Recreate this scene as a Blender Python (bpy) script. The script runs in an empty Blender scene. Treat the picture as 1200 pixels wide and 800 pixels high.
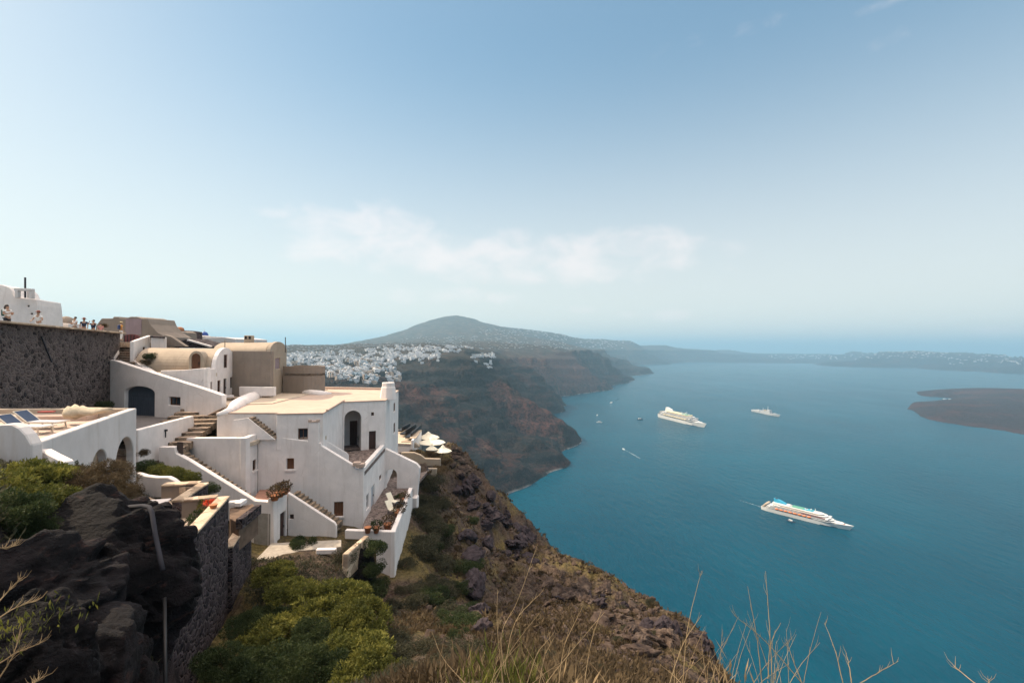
import bpy, bmesh, math, random
import numpy as np
from mathutils import Vector, Matrix
from mathutils.geometry import tessellate_polygon

SC = bpy.context.scene
COL = SC.collection
F = 533.0; ROLL = 0.010; HY = 7.0; SEA = -280.0
CA, SA = math.cos(ROLL), math.sin(ROLL)
R = math.radians

# ---------------------------------------------------------------- camera
cam = bpy.data.cameras.new("camera"); camo = bpy.data.objects.new("camera", cam); COL.objects.link(camo)
cam.lens = 36.0 * F / 1200.0; cam.sensor_width = 36.0; cam.sensor_fit = 'HORIZONTAL'
cam.shift_y = HY / 1200.0; cam.clip_start = 0.1; cam.clip_end = 300000
camo.matrix_world = Matrix(((CA, -SA, 0, 0), (0, 0, -1, 0), (SA, CA, 0, 0), (0, 0, 0, 1)))
camo.matrix_world = Matrix(((CA, -SA, 0), (0, 0, -1), (SA, CA, 0))).to_4x4()
SC.camera = camo

def ray(px, py):
    u = px - 600.0; v = 400.0 - py + HY
    return Vector(((u * CA - v * SA) / F, 1.0, (u * SA + v * CA) / F))
def W(px, py, D): return ray(px, py) * D                       # a surveyed point: direction and distance
def H(px, py, z):                                               # where that direction meets level z
    r = ray(px, py); return r * (z / r.z)
def proj(p):
    x, y, z = p; a = x / y * F; b = z / y * F
    u = a * CA + b * SA; v = -a * SA + b * CA
    return 600 + u, 400 - v + HY
class Pl:                                                       # vertical plane through two plan points
    def __init__(s, A, B):
        s.A = Vector((A[0], A[1], 0)); s.d = Vector((B[0] - A[0], B[1] - A[1], 0)); s.L = s.d.length; s.d.normalize()
        s.n = Vector((s.d.y, -s.d.x, 0))                        # points to the camera when A is left of B
        s.B = Vector((B[0], B[1], 0))
    def at(s, px, py):
        r = ray(px, py); t = s.A.dot(s.n) / r.dot(s.n); return r * t
    def uz(s, px, py): p = s.at(px, py); return ((p - s.A).dot(s.d), p.z)
    def P(s, u, z, off=0): q = s.A + s.d * u + s.n * off; return Vector((q.x, q.y, z))

# ---------------------------------------------------------------- tags
def tag(o, label=None, cat=None, group=None, kind=None):
    if label: o['label'] = label
    if cat: o['category'] = cat
    if group: o['group'] = group
    if kind: o['kind'] = kind
    return o
def link(name, me, mat=None, parent=None):
    o = bpy.data.objects.new(name, me); COL.objects.link(o)
    if mat is not None and me is not None:
        me.materials.clear()
        for m in (mat if isinstance(mat, (list, tuple)) else [mat]): me.materials.append(m)
    if parent is not None:
        o.parent = parent; o.matrix_parent_inverse = parent.matrix_world.inverted() if False else Matrix.Translation(-parent.location)
    return o
def thing(name, label, cat, loc=(0, 0, 0), group=None):
    o = bpy.data.objects.new(name, None); COL.objects.link(o); o.location = loc; o.empty_display_size = .3
    return tag(o, label, cat, group)
def copy_tree(o, parent=None):
    c = o.copy(); COL.objects.link(c); c.parent = parent
    for ch in list(o.children): copy_tree(ch, c)
    return c

# ---------------------------------------------------------------- mesh builder
class MB:
    def __init__(s): s.v = []; s.f = []; s.mi = []; s.cur = 0
    def quad(s, *ps):
        i = len(s.v); s.v += [tuple(p) for p in ps]; s.f.append(tuple(range(i, i + len(ps)))); s.mi.append(s.cur); return s
    def prism(s, poly, off, holes=()):
        """polygon (3D, coplanar) with holes, extruded by the vector off"""
        off = Vector(off); rings = [[Vector(p) for p in poly]] + [[Vector(p) for p in h] for h in holes]
        tris = tessellate_polygon(rings); allp = [p for r in rings for p in r]
        i = len(s.v); n = len(allp)
        s.v += [tuple(p) for p in allp] + [tuple(p + off) for p in allp]
        for t in tris:
            s.f.append((i + t[0], i + t[1], i + t[2])); s.mi.append(s.cur)
            s.f.append((i + n + t[2], i + n + t[1], i + n + t[0])); s.mi.append(s.cur)
        k = i
        for r in rings:
            m = len(r)
            for j in range(m):
                a = k + j; b = k + (j + 1) % m
                s.f.append((a, a + n, b + n, b)); s.mi.append(s.cur)
            k += m
        return s
    def box(s, c, size, rz=0, rx=0, ry=0):
        m = Matrix.Rotation(rz, 3, 'Z') @ Matrix.Rotation(ry, 3, 'Y') @ Matrix.Rotation(rx, 3, 'X'); c = Vector(c); i = len(s.v)
        for z in (-.5, .5):
            for x, y in ((-.5, -.5), (.5, -.5), (.5, .5), (-.5, .5)):
                s.v.append(tuple(c + m @ Vector((x * size[0], y * size[1], z * size[2]))))
        for f in ((0, 3, 2, 1), (4, 5, 6, 7), (0, 1, 5, 4), (1, 2, 6, 5), (2, 3, 7, 6), (3, 0, 4, 7)):
            s.f.append(tuple(i + k for k in f)); s.mi.append(s.cur)
        return s
    def bar(s, a, b, w, h=None, up=Vector((0, 0, 1))):
        a = Vector(a); b = Vector(b); d = (b - a); L = d.length
        if L < 1e-6: return s
        d.normalize(); h = h or w
        x = d.cross(up)
        if x.length < 1e-3: x = Vector((1, 0, 0))
        x.normalize(); y = x.cross(d); i = len(s.v)
        for p in (a, b):
            for sx, sy in ((-1, -1), (1, -1), (1, 1), (-1, 1)): s.v.append(tuple(p + x * (sx * w / 2) + y * (sy * h / 2)))
        for f in ((0, 3, 2, 1), (4, 5, 6, 7), (0, 1, 5, 4), (1, 2, 6, 5), (2, 3, 7, 6), (3, 0, 4, 7)):
            s.f.append(tuple(i + k for k in f)); s.mi.append(s.cur)
        return s
    def tube(s, pts, rads, n=8, cap=True):
        pts = [Vector(p) for p in pts]
        if not isinstance(rads, (list, tuple)): rads = [rads] * len(pts)
        i0 = len(s.v); x = None
        for k, p in enumerate(pts):
            d = (pts[min(k + 1, len(pts) - 1)] - pts[max(k - 1, 0)]).normalized()
            if x is None:
                x = d.cross(Vector((0, 0, 1)));
                if x.length < 1e-3: x = Vector((1, 0, 0))
            x = (x - d * x.dot(d)).normalized(); y = d.cross(x)
            for j in range(n):
                a = 2 * math.pi * j / n; s.v.append(tuple(p + (x * math.cos(a) + y * math.sin(a)) * rads[k]))
        for k in range(len(pts) - 1):
            for j in range(n):
                a = i0 + k * n + j; b = i0 + k * n + (j + 1) % n
                s.f.append((a, b, b + n, a + n)); s.mi.append(s.cur)
        if cap:
            s.f.append(tuple(i0 + j for j in reversed(range(n)))); s.mi.append(s.cur)
            s.f.append(tuple(i0 + (len(pts) - 1) * n + j for j in range(n))); s.mi.append(s.cur)
        return s
    def lathe(s, prof, c=(0, 0, 0), n=16, sx=1, sy=1):
        c = Vector(c); i0 = len(s.v)
        for r, z in prof:
            for j in range(n):
                a = 2 * math.pi * j / n; s.v.append((c.x + r * sx * math.cos(a), c.y + r * sy * math.sin(a), c.z + z))
        for k in range(len(prof) - 1):
            for j in range(n):
                a = i0 + k * n + j; b = i0 + k * n + (j + 1) % n
                s.f.append((a, b, b + n, a + n)); s.mi.append(s.cur)
        s.f.append(tuple(i0 + j for j in reversed(range(n)))); s.mi.append(s.cur)
        s.f.append(tuple(i0 + (len(prof) - 1) * n + j for j in range(n))); s.mi.append(s.cur)
        return s
    def mesh(s, name, smooth=False):
        me = bpy.data.meshes.new(name); me.from_pydata(s.v, [], s.f)
        if any(s.mi): me.polygons.foreach_set('material_index', s.mi)
        if smooth: me.polygons.foreach_set('use_smooth', [True] * len(s.f))
        me.update(); return me
    def build(s, name, mat, parent=None, bevel=0, smooth=False, weld=False, seg=1):
        me = s.mesh(name, smooth)
        if bevel or weld:
            bm = bmesh.new(); bm.from_mesh(me); bmesh.ops.remove_doubles(bm, verts=bm.verts, dist=.001)
            bmesh.ops.recalc_face_normals(bm, faces=bm.faces)
            if bevel:
                es = [e for e in bm.edges if len(e.link_faces) == 2 and e.calc_face_angle(0) > .5]
                bmesh.ops.dissolve_limit(bm, angle_limit=.01, verts=bm.verts, edges=bm.edges)
                es = [e for e in bm.edges if len(e.link_faces) == 2 and e.calc_face_angle(0) > .5]
                bmesh.ops.bevel(bm, geom=es, offset=bevel, segments=seg, affect='EDGES', clamp_overlap=True)
                bmesh.ops.triangulate(bm, faces=[f for f in bm.faces if len(f.verts) > 4])
            bm.to_mesh(me); bm.free()
        return link(name, me, mat, parent)

def grid_mesh(name, X, Y, Z, mask=None, smooth=True):
    nr, nc = X.shape
    co = np.stack([X, Y, Z], -1).reshape(-1, 3).astype(np.float32)
    i = np.arange(nr * nc).reshape(nr, nc)
    q = np.stack([i[:-1, :-1], i[:-1, 1:], i[1:, 1:], i[1:, :-1]], -1).reshape(-1, 4)
    if mask is not None: q = q[mask[:-1, :-1].reshape(-1)]
    me = bpy.data.meshes.new(name); me.vertices.add(len(co)); me.vertices.foreach_set('co', co.reshape(-1))
    n = len(q); me.loops.add(n * 4); me.loops.foreach_set('vertex_index', q.reshape(-1).astype(np.int32))
    me.polygons.add(n); me.polygons.foreach_set('loop_start', np.arange(0, n * 4, 4, dtype=np.int32))
    try: me.polygons.foreach_set('loop_total', np.full(n, 4, dtype=np.int32))
    except Exception: pass
    if smooth: me.polygons.foreach_set('use_smooth', np.ones(n, dtype=bool))
    me.update(calc_edges=True); me.validate(); return me

# ---------------------------------------------------------------- noise
_rng = np.random.RandomState(7); _perm = np.tile(_rng.permutation(256), 3)
_ga = _rng.rand(256) * 2 * np.pi; _gx, _gy = np.cos(_ga), np.sin(_ga)
def perlin(x, y):
    xi = np.floor(x).astype(np.int64); yi = np.floor(y).astype(np.int64); xf = x - xi; yf = y - yi
    xi &= 255; yi &= 255; u = xf ** 3 * (xf * (xf * 6 - 15) + 10); v = yf ** 3 * (yf * (yf * 6 - 15) + 10)
    def g(ix, iy, fx, fy): h = _perm[_perm[ix & 255] + (iy & 255)]; return _gx[h] * fx + _gy[h] * fy
    a = g(xi, yi, xf, yf); b = g(xi + 1, yi, xf - 1, yf); c = g(xi, yi + 1, xf, yf - 1); d = g(xi + 1, yi + 1, xf - 1, yf - 1)
    return (a + u * (b - a) + v * ((c + u * (d - c)) - (a + u * (b - a)))) * 1.5
def fbm(x, y, o=5, g=.5):
    s = 0; a = 1; t = 0
    for k in range(o): s = s + a * perlin(x * 2 ** k + 17.3 * k, y * 2 ** k - 9.1 * k); t += a; a *= g
    return s / t
def ridged(x, y, o=5, g=.55):
    s = 0; a = 1; t = 0
    for k in range(o): s = s + a * (1 - 2 * np.abs(perlin(x * 2 ** k + 5.7 * k, y * 2 ** k + 3.3 * k))); t += a; a *= g
    return s / t
class RBF:
    def __init__(s, P, V, smooth=0.):
        P = np.array(P, float); V = np.array(V, float); s.P = P
        d = np.linalg.norm(P[:, None] - P[None], axis=-1); n = len(P)
        A = np.zeros((n + 3, n + 3)); A[:n, :n] = d + np.eye(n) * smooth * 0; A[:n, n] = 1; A[:n, n + 1:] = P; A[n, :n] = 1; A[n + 1:, :n] = P.T
        A[:n, :n] -= np.eye(n) * smooth
        b = np.zeros(n + 3); b[:n] = V; s.c = np.linalg.solve(A, b); s.n = n
    def __call__(s, x, y):
        sh = x.shape; x = x.ravel(); y = y.ravel(); out = np.empty(len(x))
        for k in range(0, len(x), 20000):
            q = np.stack([x[k:k + 20000], y[k:k + 20000]], -1)
            d = np.linalg.norm(q[:, None] - s.P[None], axis=-1)
            out[k:k + 20000] = d @ s.c[:s.n] + s.c[s.n] + q @ s.c[s.n + 1:]
        return out.reshape(sh)

# ---------------------------------------------------------------- materials
MATS = {}
def lin(c):
    f = lambda v: v / 12.92 if v <= .04045 else ((v + .055) / 1.055) ** 2.4
    return tuple(f(x / 255.) for x in c) + (1,)
class NT:
    def __init__(s, name):
        s.m = bpy.data.materials.new(name); s.m.use_nodes = True; s.t = s.m.node_tree; s.t.nodes.clear()
        s.out = s.n('ShaderNodeOutputMaterial'); s.b = s.n('ShaderNodeBsdfPrincipled'); s.l(s.b.outputs[0], s.out.inputs[0])
        MATS[name] = s.m; s._c = None
    def n(s, t, **k):
        x = s.t.nodes.new(t)
        for a, v in k.items():
            if hasattr(x, a): setattr(x, a, v)
            else: x.inputs[a].default_value = v
        return x
    def l(s, a, b): s.t.links.new(a, b)
    def coord(s, scale=(1, 1, 1), which='Object', rot=(0, 0, 0)):
        g = s.n('ShaderNodeNewGeometry') if which == 'World' else s.n('ShaderNodeTexCoord')
        m = s.n('ShaderNodeMapping'); m.inputs['Scale'].default_value = scale; m.inputs['Rotation'].default_value = rot
        s.l(g.outputs['Position' if which == 'World' else which], m.inputs[0]); return m.outputs[0]
    def noise(s, vec, scale, detail=4, rough=.55, dist=0):
        x = s.n('ShaderNodeTexNoise'); x.inputs['Scale'].default_value = scale; x.inputs['Detail'].default_value = detail
        x.inputs['Roughness'].default_value = rough; x.inputs['Distortion'].default_value = dist; s.l(vec, x.inputs['Vector']); return x.outputs[0]
    def voro(s, vec, scale, feature='F1', rand=1, out=0):
        x = s.n('ShaderNodeTexVoronoi'); x.feature = feature; x.inputs['Scale'].default_value = scale; x.inputs['Randomness'].default_value = rand
        s.l(vec, x.inputs['Vector']); return x.outputs[out]
    def ramp(s, fac, stops, interp='LINEAR'):
        x = s.n('ShaderNodeValToRGB'); cr = x.color_ramp; cr.interpolation = interp
        while len(cr.elements) > 1: cr.elements.remove(cr.elements[-1])
        for i, (p, c) in enumerate(stops):
            c = tuple(c) if isinstance(c, (tuple, list)) else (c, c, c)
            c = c if len(c) == 4 else c + (1,)
            e = cr.elements[0] if i == 0 else cr.elements.new(p); e.position = p; e.color = c
        s.l(fac, x.inputs[0]); return x.outputs[0]
    def mix(s, fac, a, b, mode='MIX'):
        x = s.n('ShaderNodeMix'); x.data_type = 'RGBA'; x.blend_type = mode
        for v, i in ((fac, 0), (a, 6), (b, 7)):
            if isinstance(v, (int, float)): x.inputs[i].default_value = v if i == 0 else (v, v, v, 1)
            elif isinstance(v, (tuple, list)): x.inputs[i].default_value = tuple(v) if len(v) == 4 else tuple(v) + (1,)
            else: s.l(v, x.inputs[i])
        return x.outputs[2]
    def math(s, op, a, b=0.):
        x = s.n('ShaderNodeMath'); x.operation = op
        for v, i in ((a, 0), (b, 1)):
            if isinstance(v, (int, float)): x.inputs[i].default_value = v
            else: s.l(v, x.inputs[i])
        return x.outputs[0]
    def sep(s, v):
        x = s.n('ShaderNodeSeparateXYZ'); s.l(v, x.inputs[0]); return x.outputs
    def bump(s, h, strength=.5, dist=.02, prev=None):
        x = s.n('ShaderNodeBump'); x.inputs['Strength'].default_value = strength; x.inputs['Distance'].default_value = dist
        s.l(h, x.inputs['Height'])
        if prev: s.l(prev, x.inputs['Normal'])
        s.l(x.outputs[0], s.b.inputs['Normal']); return x.outputs[0]
    def col(s, c):
        if isinstance(c, (tuple, list)): s.b.inputs['Base Color'].default_value = tuple(c) if len(c) == 4 else tuple(c) + (1,)
        else: s.l(c, s.b.inputs['Base Color'])
        return s
    def rough(s, r, spec=None):
        if isinstance(r, (int, float)): s.b.inputs['Roughness'].default_value = r
        else: s.l(r, s.b.inputs['Roughness'])
        if spec is not None: s.b.inputs['Specular IOR Level'].default_value = spec
        return s

def M(name, c, rough=.7, var=.12, scale=3., bump=0., spec=.3, metal=0.):
    """generic painted / natural surface with patchy variation"""
    if name in MATS: return MATS[name]
    t = NT(name); v = t.coord(which='Object'); n = t.noise(v, scale, 5, .6)
    lo = tuple(x * (1 - var) for x in c[:3]); hi = tuple(min(1, x * (1 + var)) for x in c[:3])
    t.col(t.ramp(n, [(.3, lo), (.7, hi)])); t.rough(rough, spec); t.b.inputs['Metallic'].default_value = metal
    if bump: t.bump(t.noise(v, scale * 6, 4, .7), bump, .02)
    return t.m
# ---------------------------------------------------------------- light, sky
SUN_EL, SUN_AZ = R(40), R(-75)              # azimuth measured from the view direction, negative = left
sd = Vector((math.sin(SUN_AZ) * math.cos(SUN_EL), math.cos(SUN_AZ) * math.cos(SUN_EL), math.sin(SUN_EL)))
sl = bpy.data.lights.new("sun", 'SUN'); sl.energy = 3.2; sl.angle = R(.6); sl.color = (1, .82, .60)
so = bpy.data.objects.new("sun", sl); COL.objects.link(so); so.rotation_euler = sd.to_track_quat('Z', 'Y').to_euler(); so.location = (-40, 20, 60)
w = bpy.data.worlds.new("World"); SC.world = w; w.use_nodes = True; nt = w.node_tree; nt.nodes.clear()
def N(t): return nt.nodes.new(t)
wo = N('ShaderNodeOutputWorld'); bg = N('ShaderNodeBackground'); sky = N('ShaderNodeTexSky')
sky.sky_type = 'NISHITA'; sky.sun_disc = False; sky.sun_elevation = SUN_EL
sky.sun_rotation = SUN_AZ; sky.altitude = 280; sky.air_density = 1.0; sky.dust_density = 1.0; sky.ozone_density = 3
bg.inputs[1].default_value = .15
tc = N('ShaderNodeTexCoord'); sp = N('ShaderNodeSeparateXYZ'); nt.links.new(tc.outputs['Generated'], sp.inputs[0])
def wm(op, a, b=0.):
    x = N('ShaderNodeMath'); x.operation = op
    for v, i in ((a, 0), (b, 1)):
        if isinstance(v, (int, float)): x.inputs[i].default_value = v
        else: nt.links.new(v, x.inputs[i])
    return x.outputs[0]
def wr(v, a, b, c, d, sm='SMOOTHSTEP'):
    x = N('ShaderNodeMapRange'); x.interpolation_type = sm
    for k, q in enumerate((a, b, c, d)): x.inputs[k + 1].default_value = q
    nt.links.new(v, x.inputs[0]); return x.outputs[0]
# a bank of low fair-weather cloud: azimuth / elevation of the direction
az = wm('ARCTAN2', sp.outputs[0], sp.outputs[1]); el = wm('ARCSINE', sp.outputs[2])
cv = N('ShaderNodeCombineXYZ'); nt.links.new(wm('MULTIPLY', az, 6.), cv.inputs[0]); nt.links.new(wm('MULTIPLY', el, 11.), cv.inputs[1])
cn = N('ShaderNodeTexNoise'); cn.inputs['Scale'].default_value = 1.7; cn.inputs['Detail'].default_value = 6; cn.inputs['Roughness'].default_value = .52
cn.inputs['Distortion'].default_value = .35; nt.links.new(cv.outputs[0], cn.inputs['Vector'])
def blob(a0, e0, ra, re):
    x = wm('DIVIDE', wm('SUBTRACT', az, a0), ra); y = wm('DIVIDE', wm('SUBTRACT', el, e0), re)
    return wm('SUBTRACT', 1., wm('ADD', wm('MULTIPLY', x, x), wm('MULTIPLY', y, y)))
def AE(px, py):
    r = ray(px, py); return math.atan2(r.x, r.y), math.atan2(r.z, math.hypot(r.x, r.y))
BL = [(440, 278, 100, 42, .1), (520, 300, 130, 26, 0), (700, 300, 150, 30, 0.05), (590, 296, 80, 28, 0), (640, 322, 160, 16, -.25), (780, 369, 60, 9, -.3), (670, 364, 30, 8, -.3), (540, 347, 110, 12, -.35), (318, 249, 34, 9, -.3),
      (1040, 2, 50, 12, -.75), (790, 62, 60, 22, -1.0), (890, 30, 60, 20, -1.05), (1050, 48, 50, 20, -.98), (1160, 388, 60, 8, -.4)]
m = None
for px, py, rx, ry, o in BL:
    a0, e0 = AE(px, py); a1, _ = AE(px + rx, py); _, e1 = AE(px, py - ry)
    bb = wm('ADD', blob(a0, e0, abs(a1 - a0), abs(e1 - e0)), o - 0.)
    m = bb if m is None else wm('MAXIMUM', m, bb)
dens = wm('ADD', wm('MULTIPLY', m, .8), wm('MULTIPLY', wm('SUBTRACT', cn.outputs[0], .47), 3.4))
cm = wr(dens, -.12, 1.5, 0., .5)
mx = N('ShaderNodeMix'); mx.data_type = 'RGBA'; nt.links.new(cm, mx.inputs[0])
hs = N('ShaderNodeMix'); hs.data_type = 'RGBA'; hs.blend_type = 'MULTIPLY'; hs.inputs[0].default_value = 1; hs.inputs[7].default_value = (1.17, 1.13, .92, 1)
gm = N('ShaderNodeGamma'); gm.inputs[1].default_value = .62; nt.links.new(sky.outputs[0], gm.inputs[0])
st = N('ShaderNodeHueSaturation'); st.inputs['Saturation'].default_value = 1.65; nt.links.new(gm.outputs[0], st.inputs['Color'])
vl = N('ShaderNodeMix'); vl.data_type = 'RGBA'; vl.inputs[7].default_value = (3.05, 2.98, 3.4, 1); nt.links.new(st.outputs[0], vl.inputs[6])
nt.links.new(wr(el, -.05, .62, .80, .12), vl.inputs[0])      # thin milky air low in the sky
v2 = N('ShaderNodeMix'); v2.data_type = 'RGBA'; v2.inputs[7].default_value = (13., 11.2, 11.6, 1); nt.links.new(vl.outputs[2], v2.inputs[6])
nt.links.new(wr(el, .72, 1.15, 0., .8), v2.inputs[0])          # unseen overhead sky brightened, added as fill for the shaded walls
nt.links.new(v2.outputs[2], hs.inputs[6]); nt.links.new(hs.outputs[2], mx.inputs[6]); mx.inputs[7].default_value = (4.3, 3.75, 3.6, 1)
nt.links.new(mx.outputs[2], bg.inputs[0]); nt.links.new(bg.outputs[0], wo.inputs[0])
SC.view_settings.view_transform = 'Standard'; SC.view_settings.look = 'None'; SC.view_settings.gamma = 1; SC.view_settings.exposure = .95
SC.view_settings.use_curve_mapping = False
SC.cycles.use_denoising = True; SC.cycles.max_bounces = 6; SC.cycles.diffuse_bounces = 3; SC.cycles.glossy_bounces = 2; SC.cycles.volume_bounces = 1
SC.cycles.transparent_max_bounces = 8; SC.cycles.use_adaptive_sampling = False

# ---------------------------------------------------------------- haze
HAZE_D = 1.0e-4
hz = MB().box((0, 55000, 110), (240000, 150000, 800))
hm = bpy.data.materials.new("haze_air"); hm.use_nodes = True; hm.node_tree.nodes.clear()
ho = hm.node_tree.nodes.new('ShaderNodeOutputMaterial'); hv = hm.node_tree.nodes.new('ShaderNodeVolumePrincipled')
hv.inputs['Color'].default_value = (.40, .66, .86, 1); hv.inputs['Density'].default_value = HAZE_D; hv.inputs['Anisotropy'].default_value = .25
hm.node_tree.links.new(hv.outputs[0], ho.inputs['Volume'])
hzo = hz.build("haze", hm); tag(hzo, kind='stuff', label='pale sea haze between the cliffs and the far hills')

# ---------------------------------------------------------------- sea
t = NT("sea_water"); v = t.coord(which='World')
big = t.noise(t.coord((1, 1, 1), 'World'), .0022, 4, .6)
wind = t.noise(t.coord((1, .35, 1), 'World', (0, 0, R(24))), .006, 3, .6)
t.col(t.mix(t.math('MULTIPLY', t.ramp(big, [(.35, 0.), (.7, 1.)]), .5), (.0000, .042, .074), (.0001, .086, .136)))
t.rough(t.math('ADD', t.math('MULTIPLY', wind, .18), .12), .07); t.b.inputs['IOR'].default_value = 1.33
n1 = t.noise(t.coord((1, .38, 1), 'World', (0, 0, R(28))), .09, 4, .62)
n2 = t.noise(t.coord((1, .5, 1), 'World', (0, 0, R(20))), .33, 4, .6)
b1 = t.bump(n1, .75, 5.); t.bump(n2, .7, 1.3, b1)
rr = np.concatenate([[20], np.geomspace(200, 119000, 70)]); aa = np.linspace(-R(75), R(75), 120)
Rg, Ag = np.meshgrid(rr, aa, indexing='ij')
xs = np.concatenate([-np.geomspace(110000, 100, 40), np.geomspace(100, 110000, 40)]); ys = np.concatenate([[-600, -100], np.geomspace(50, 125000, 70)])
Yg, Xg = np.meshgrid(ys, xs, indexing='ij')
o = link("sea", grid_mesh("sea", Xg, Yg, np.full_like(Xg, SEA), smooth=False), t.m); tag(o, kind='structure', label='deep teal sea filling the bay below the cliffs')

# ---------------------------------------------------------------- hills (far coast)
def P3(px, py, D): p = W(px, py, D); return (px, 600 * math.log(D), p.z)
def S3(px, py, dz=0): p = H(px, py, SEA); return (px, 600 * math.log(p.y), SEA + dz)
def Z3(px, D, z): return (px, 600 * math.log(D), z)
CP = [P3(*a) for a in [
 (300, 411, 2300), (380, 410, 2300), (440, 408, 2000), (480, 406, 1800), (500, 405, 1700), (520, 405, 1650), (545, 412, 1620), (562, 414, 1700),
 (490, 418, 1480), (512, 417, 1450), (530, 415, 1430), (545, 419, 1410), (556, 427, 1400), (572, 447, 1390), (602, 467, 1370), (630, 481, 1355), (656, 494, 1340),
 (470, 436, 1280), (500, 440, 1330), (540, 455, 1310),
 (300, 432, 1400), (380, 430, 1350), (430, 430, 1330), (340, 420, 1700), (400, 419, 1700), (450, 420, 1560),
 (300, 455, 1000), (340, 455, 960), (380, 457, 940), (420, 455, 1000), (455, 455, 1060), (480, 470, 1050), (480, 500, 930), (520, 520, 900), (550, 560, 840), (575, 588, 795),
 (520, 465, 1200), (560, 480, 1200), (600, 500, 1290), (640, 506, 1310), (608, 519, 1125), (625, 513, 1145), (641, 521, 1110), (655, 534, 1088), (590, 534, 1080), (620, 545, 1040), (560, 520, 1030), (600, 550, 930), 
 (200, 470, 600), (300, 480, 600), (400, 500, 600), (480, 560, 650), (100, 440, 900), (0, 430, 900),
 (585, 425, 1750), (600, 440, 1850), (625, 452, 1900), (642, 462, 2000), (565, 432, 1650), (590, 422, 2000), (630, 436, 2150), (645, 452, 2180),
 (600, 411, 2900), (640, 411, 3200), (670, 412, 3400), (700, 416, 3780), (712, 422, 3840), (720, 436, 3880), (730, 440, 3880), (600, 420, 2400), (640, 425, 2700), (680, 432, 3150), (650, 446, 2650), (690, 447, 3350), (715, 446, 3600),
 (600, 404, 4300), (560, 402, 3800), (520, 403, 3200), (480, 404, 3300), (400, 406, 4200), (300, 408, 4200), (560, 394, 5000), (620, 396, 5200), (660, 402, 5200), (700, 407, 5600), (520, 390, 5300), (480, 396, 5300), (0, 405, 3000), (0, 405, 6000),
 (450, 399, 6600), (465, 392, 6600), (480, 385, 6600), (495, 378.5, 6600), (510, 374, 6600), (522, 371.5, 6600), (535, 370, 6600), (548, 372.5, 6600), (562, 377, 6600), (578, 383, 6700), (600, 386, 6800), (620, 387.5, 7000), (645, 390, 7400), (660, 392, 7700), (680, 397, 8400), (700, 398, 9000), (740, 400, 9300), (780, 405, 10500), (820, 409, 12000), (850, 411.5, 13500), (870, 413, 14600), (920, 414, 14600), (960, 415, 13200),
 (1000, 414, 11600), (1040, 412, 10000), (1070, 411, 9000), (1095, 414, 8700), (1110, 416, 8400), (1150, 419, 7800), (1200, 423, 7000), (1260, 425, 6600), (1360, 430, 6000),
 (700, 410, 7400), (745, 409, 8400), (760, 415, 8700), (800, 414, 10200), (850, 416, 12300), (1070, 419, 8400), (1000, 419, 10600), (1150, 426, 7200), (1200, 429, 6400),
]]
CP += [S3(*a) for a in [(590, 600), (604, 588), (598, 579), (626, 568), (644, 558), (669, 547), (661, 532), (681, 520), (668, 506), (650, 495), (638, 486), (652, 477), (655, 472), (640, 468), (656, 464), (680, 461.5), (700, 458.5), (720, 454.5), (736, 447), (733, 441), (700, 434.5), (706, 429.5), (745, 427), (770, 425.5), (800, 424), (830, 421.5), (900, 420.5), (950, 423), (1000, 426), (1075, 431), (1150, 435), (1200, 438), (1300, 447), (560, 640), (500, 760)]]
CP += [S3(*a) for a in [(620, 600, -45), (650, 575, -45), (690, 550, -45), (705, 520, -45), (690, 500, -40), (670, 485, -40), (675, 472, -35), (750, 458, -50), (770, 440, -50), (730, 433, -40), (800, 432, -60), (860, 427, -50), (950, 430, -50), (1050, 436, -50), (1150, 444, -50), (1300, 460, -60), (900, 480, -80), (1100, 600, -80), (800, 600, -80), (640, 700, -80), (700, 475, -45), (600, 660, -60)]]
CP += [Z3(*a) for a in [(640, 1190, -270), (622, 1205, -258), (605, 1210, -235), (655, 1180, -282), (300, 14000, -330), (500, 15000, -330), (700, 16500, -360), (900, 17500, -380), (1100, 12500, -380), (1200, 10500, -380), (1360, 9500, -380), (1000, 16000, -380), (100, 9000, -300), (-200, 9000, -330), (-200, 1000, -60), (400, 8200, -230), (300, 6500, -205), (450, 8500, -150), (560, 9500, -150), (640, 11000, -200)]]
HR = RBF([(c[0], c[1]) for c in CP], [c[2] for c in CP], 1.5)
def smst(x, a, b): t_ = np.clip((x - a) / (b - a), 0, 1); return t_ * t_ * (3 - 2 * t_)
def hill_z(px, D):
    """ground height of the far coast for arrays of direction (px) and distance"""
    z = HR(px, 600 * np.log(D)); x = (px - 600) / F * D
    amp = np.clip(D / 1400., .75, 2.6); inland = smst(z, -285, -255)
    steep = 1 - smst(z, -75, -20) * .8
    # gullies run down towards the sea; warp then ridge
    wx = x + 60 * fbm(x / 260., D / 260. + 9, 3); wy = D + 60 * fbm(x / 260. + 31, D / 260., 3)
    s = np.clip(D / 1500., 1, 3.5)
    g = ridged((wx * .75 + wy * .65) / (150. * s), (wy * .75 - wx * .65) / (420. * s), 5, .55)
    f = fbm(x / (70. * s), D / (70. * s), 5, .6)
    g2 = ridged((wx + .5 * wy) / (46. * s), (wy - .5 * wx) / (90. * s), 4, .6)
    zz = z + inland * amp * (18 * g * steep + 9 * g2 * steep + 9 * f * (.25 + .75 * steep)) - 3 * steep
    zz = zz + smst(D, 4500, 6000) * inland * 11 * ridged(x / 900. + 2, D / 900., 4, .6) * smst(z, -120, 60)
    hb = 31. * s; q = (zz + 22 * f) / hb; fr = q - np.floor(q)
    ter = (np.floor(q) + smst(fr, .30, .70)) * hb - 22 * f                  # ledges of lava and ash
    return zz + (ter - zz) * .5 * steep * smst(zz, -278, -250)
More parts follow.
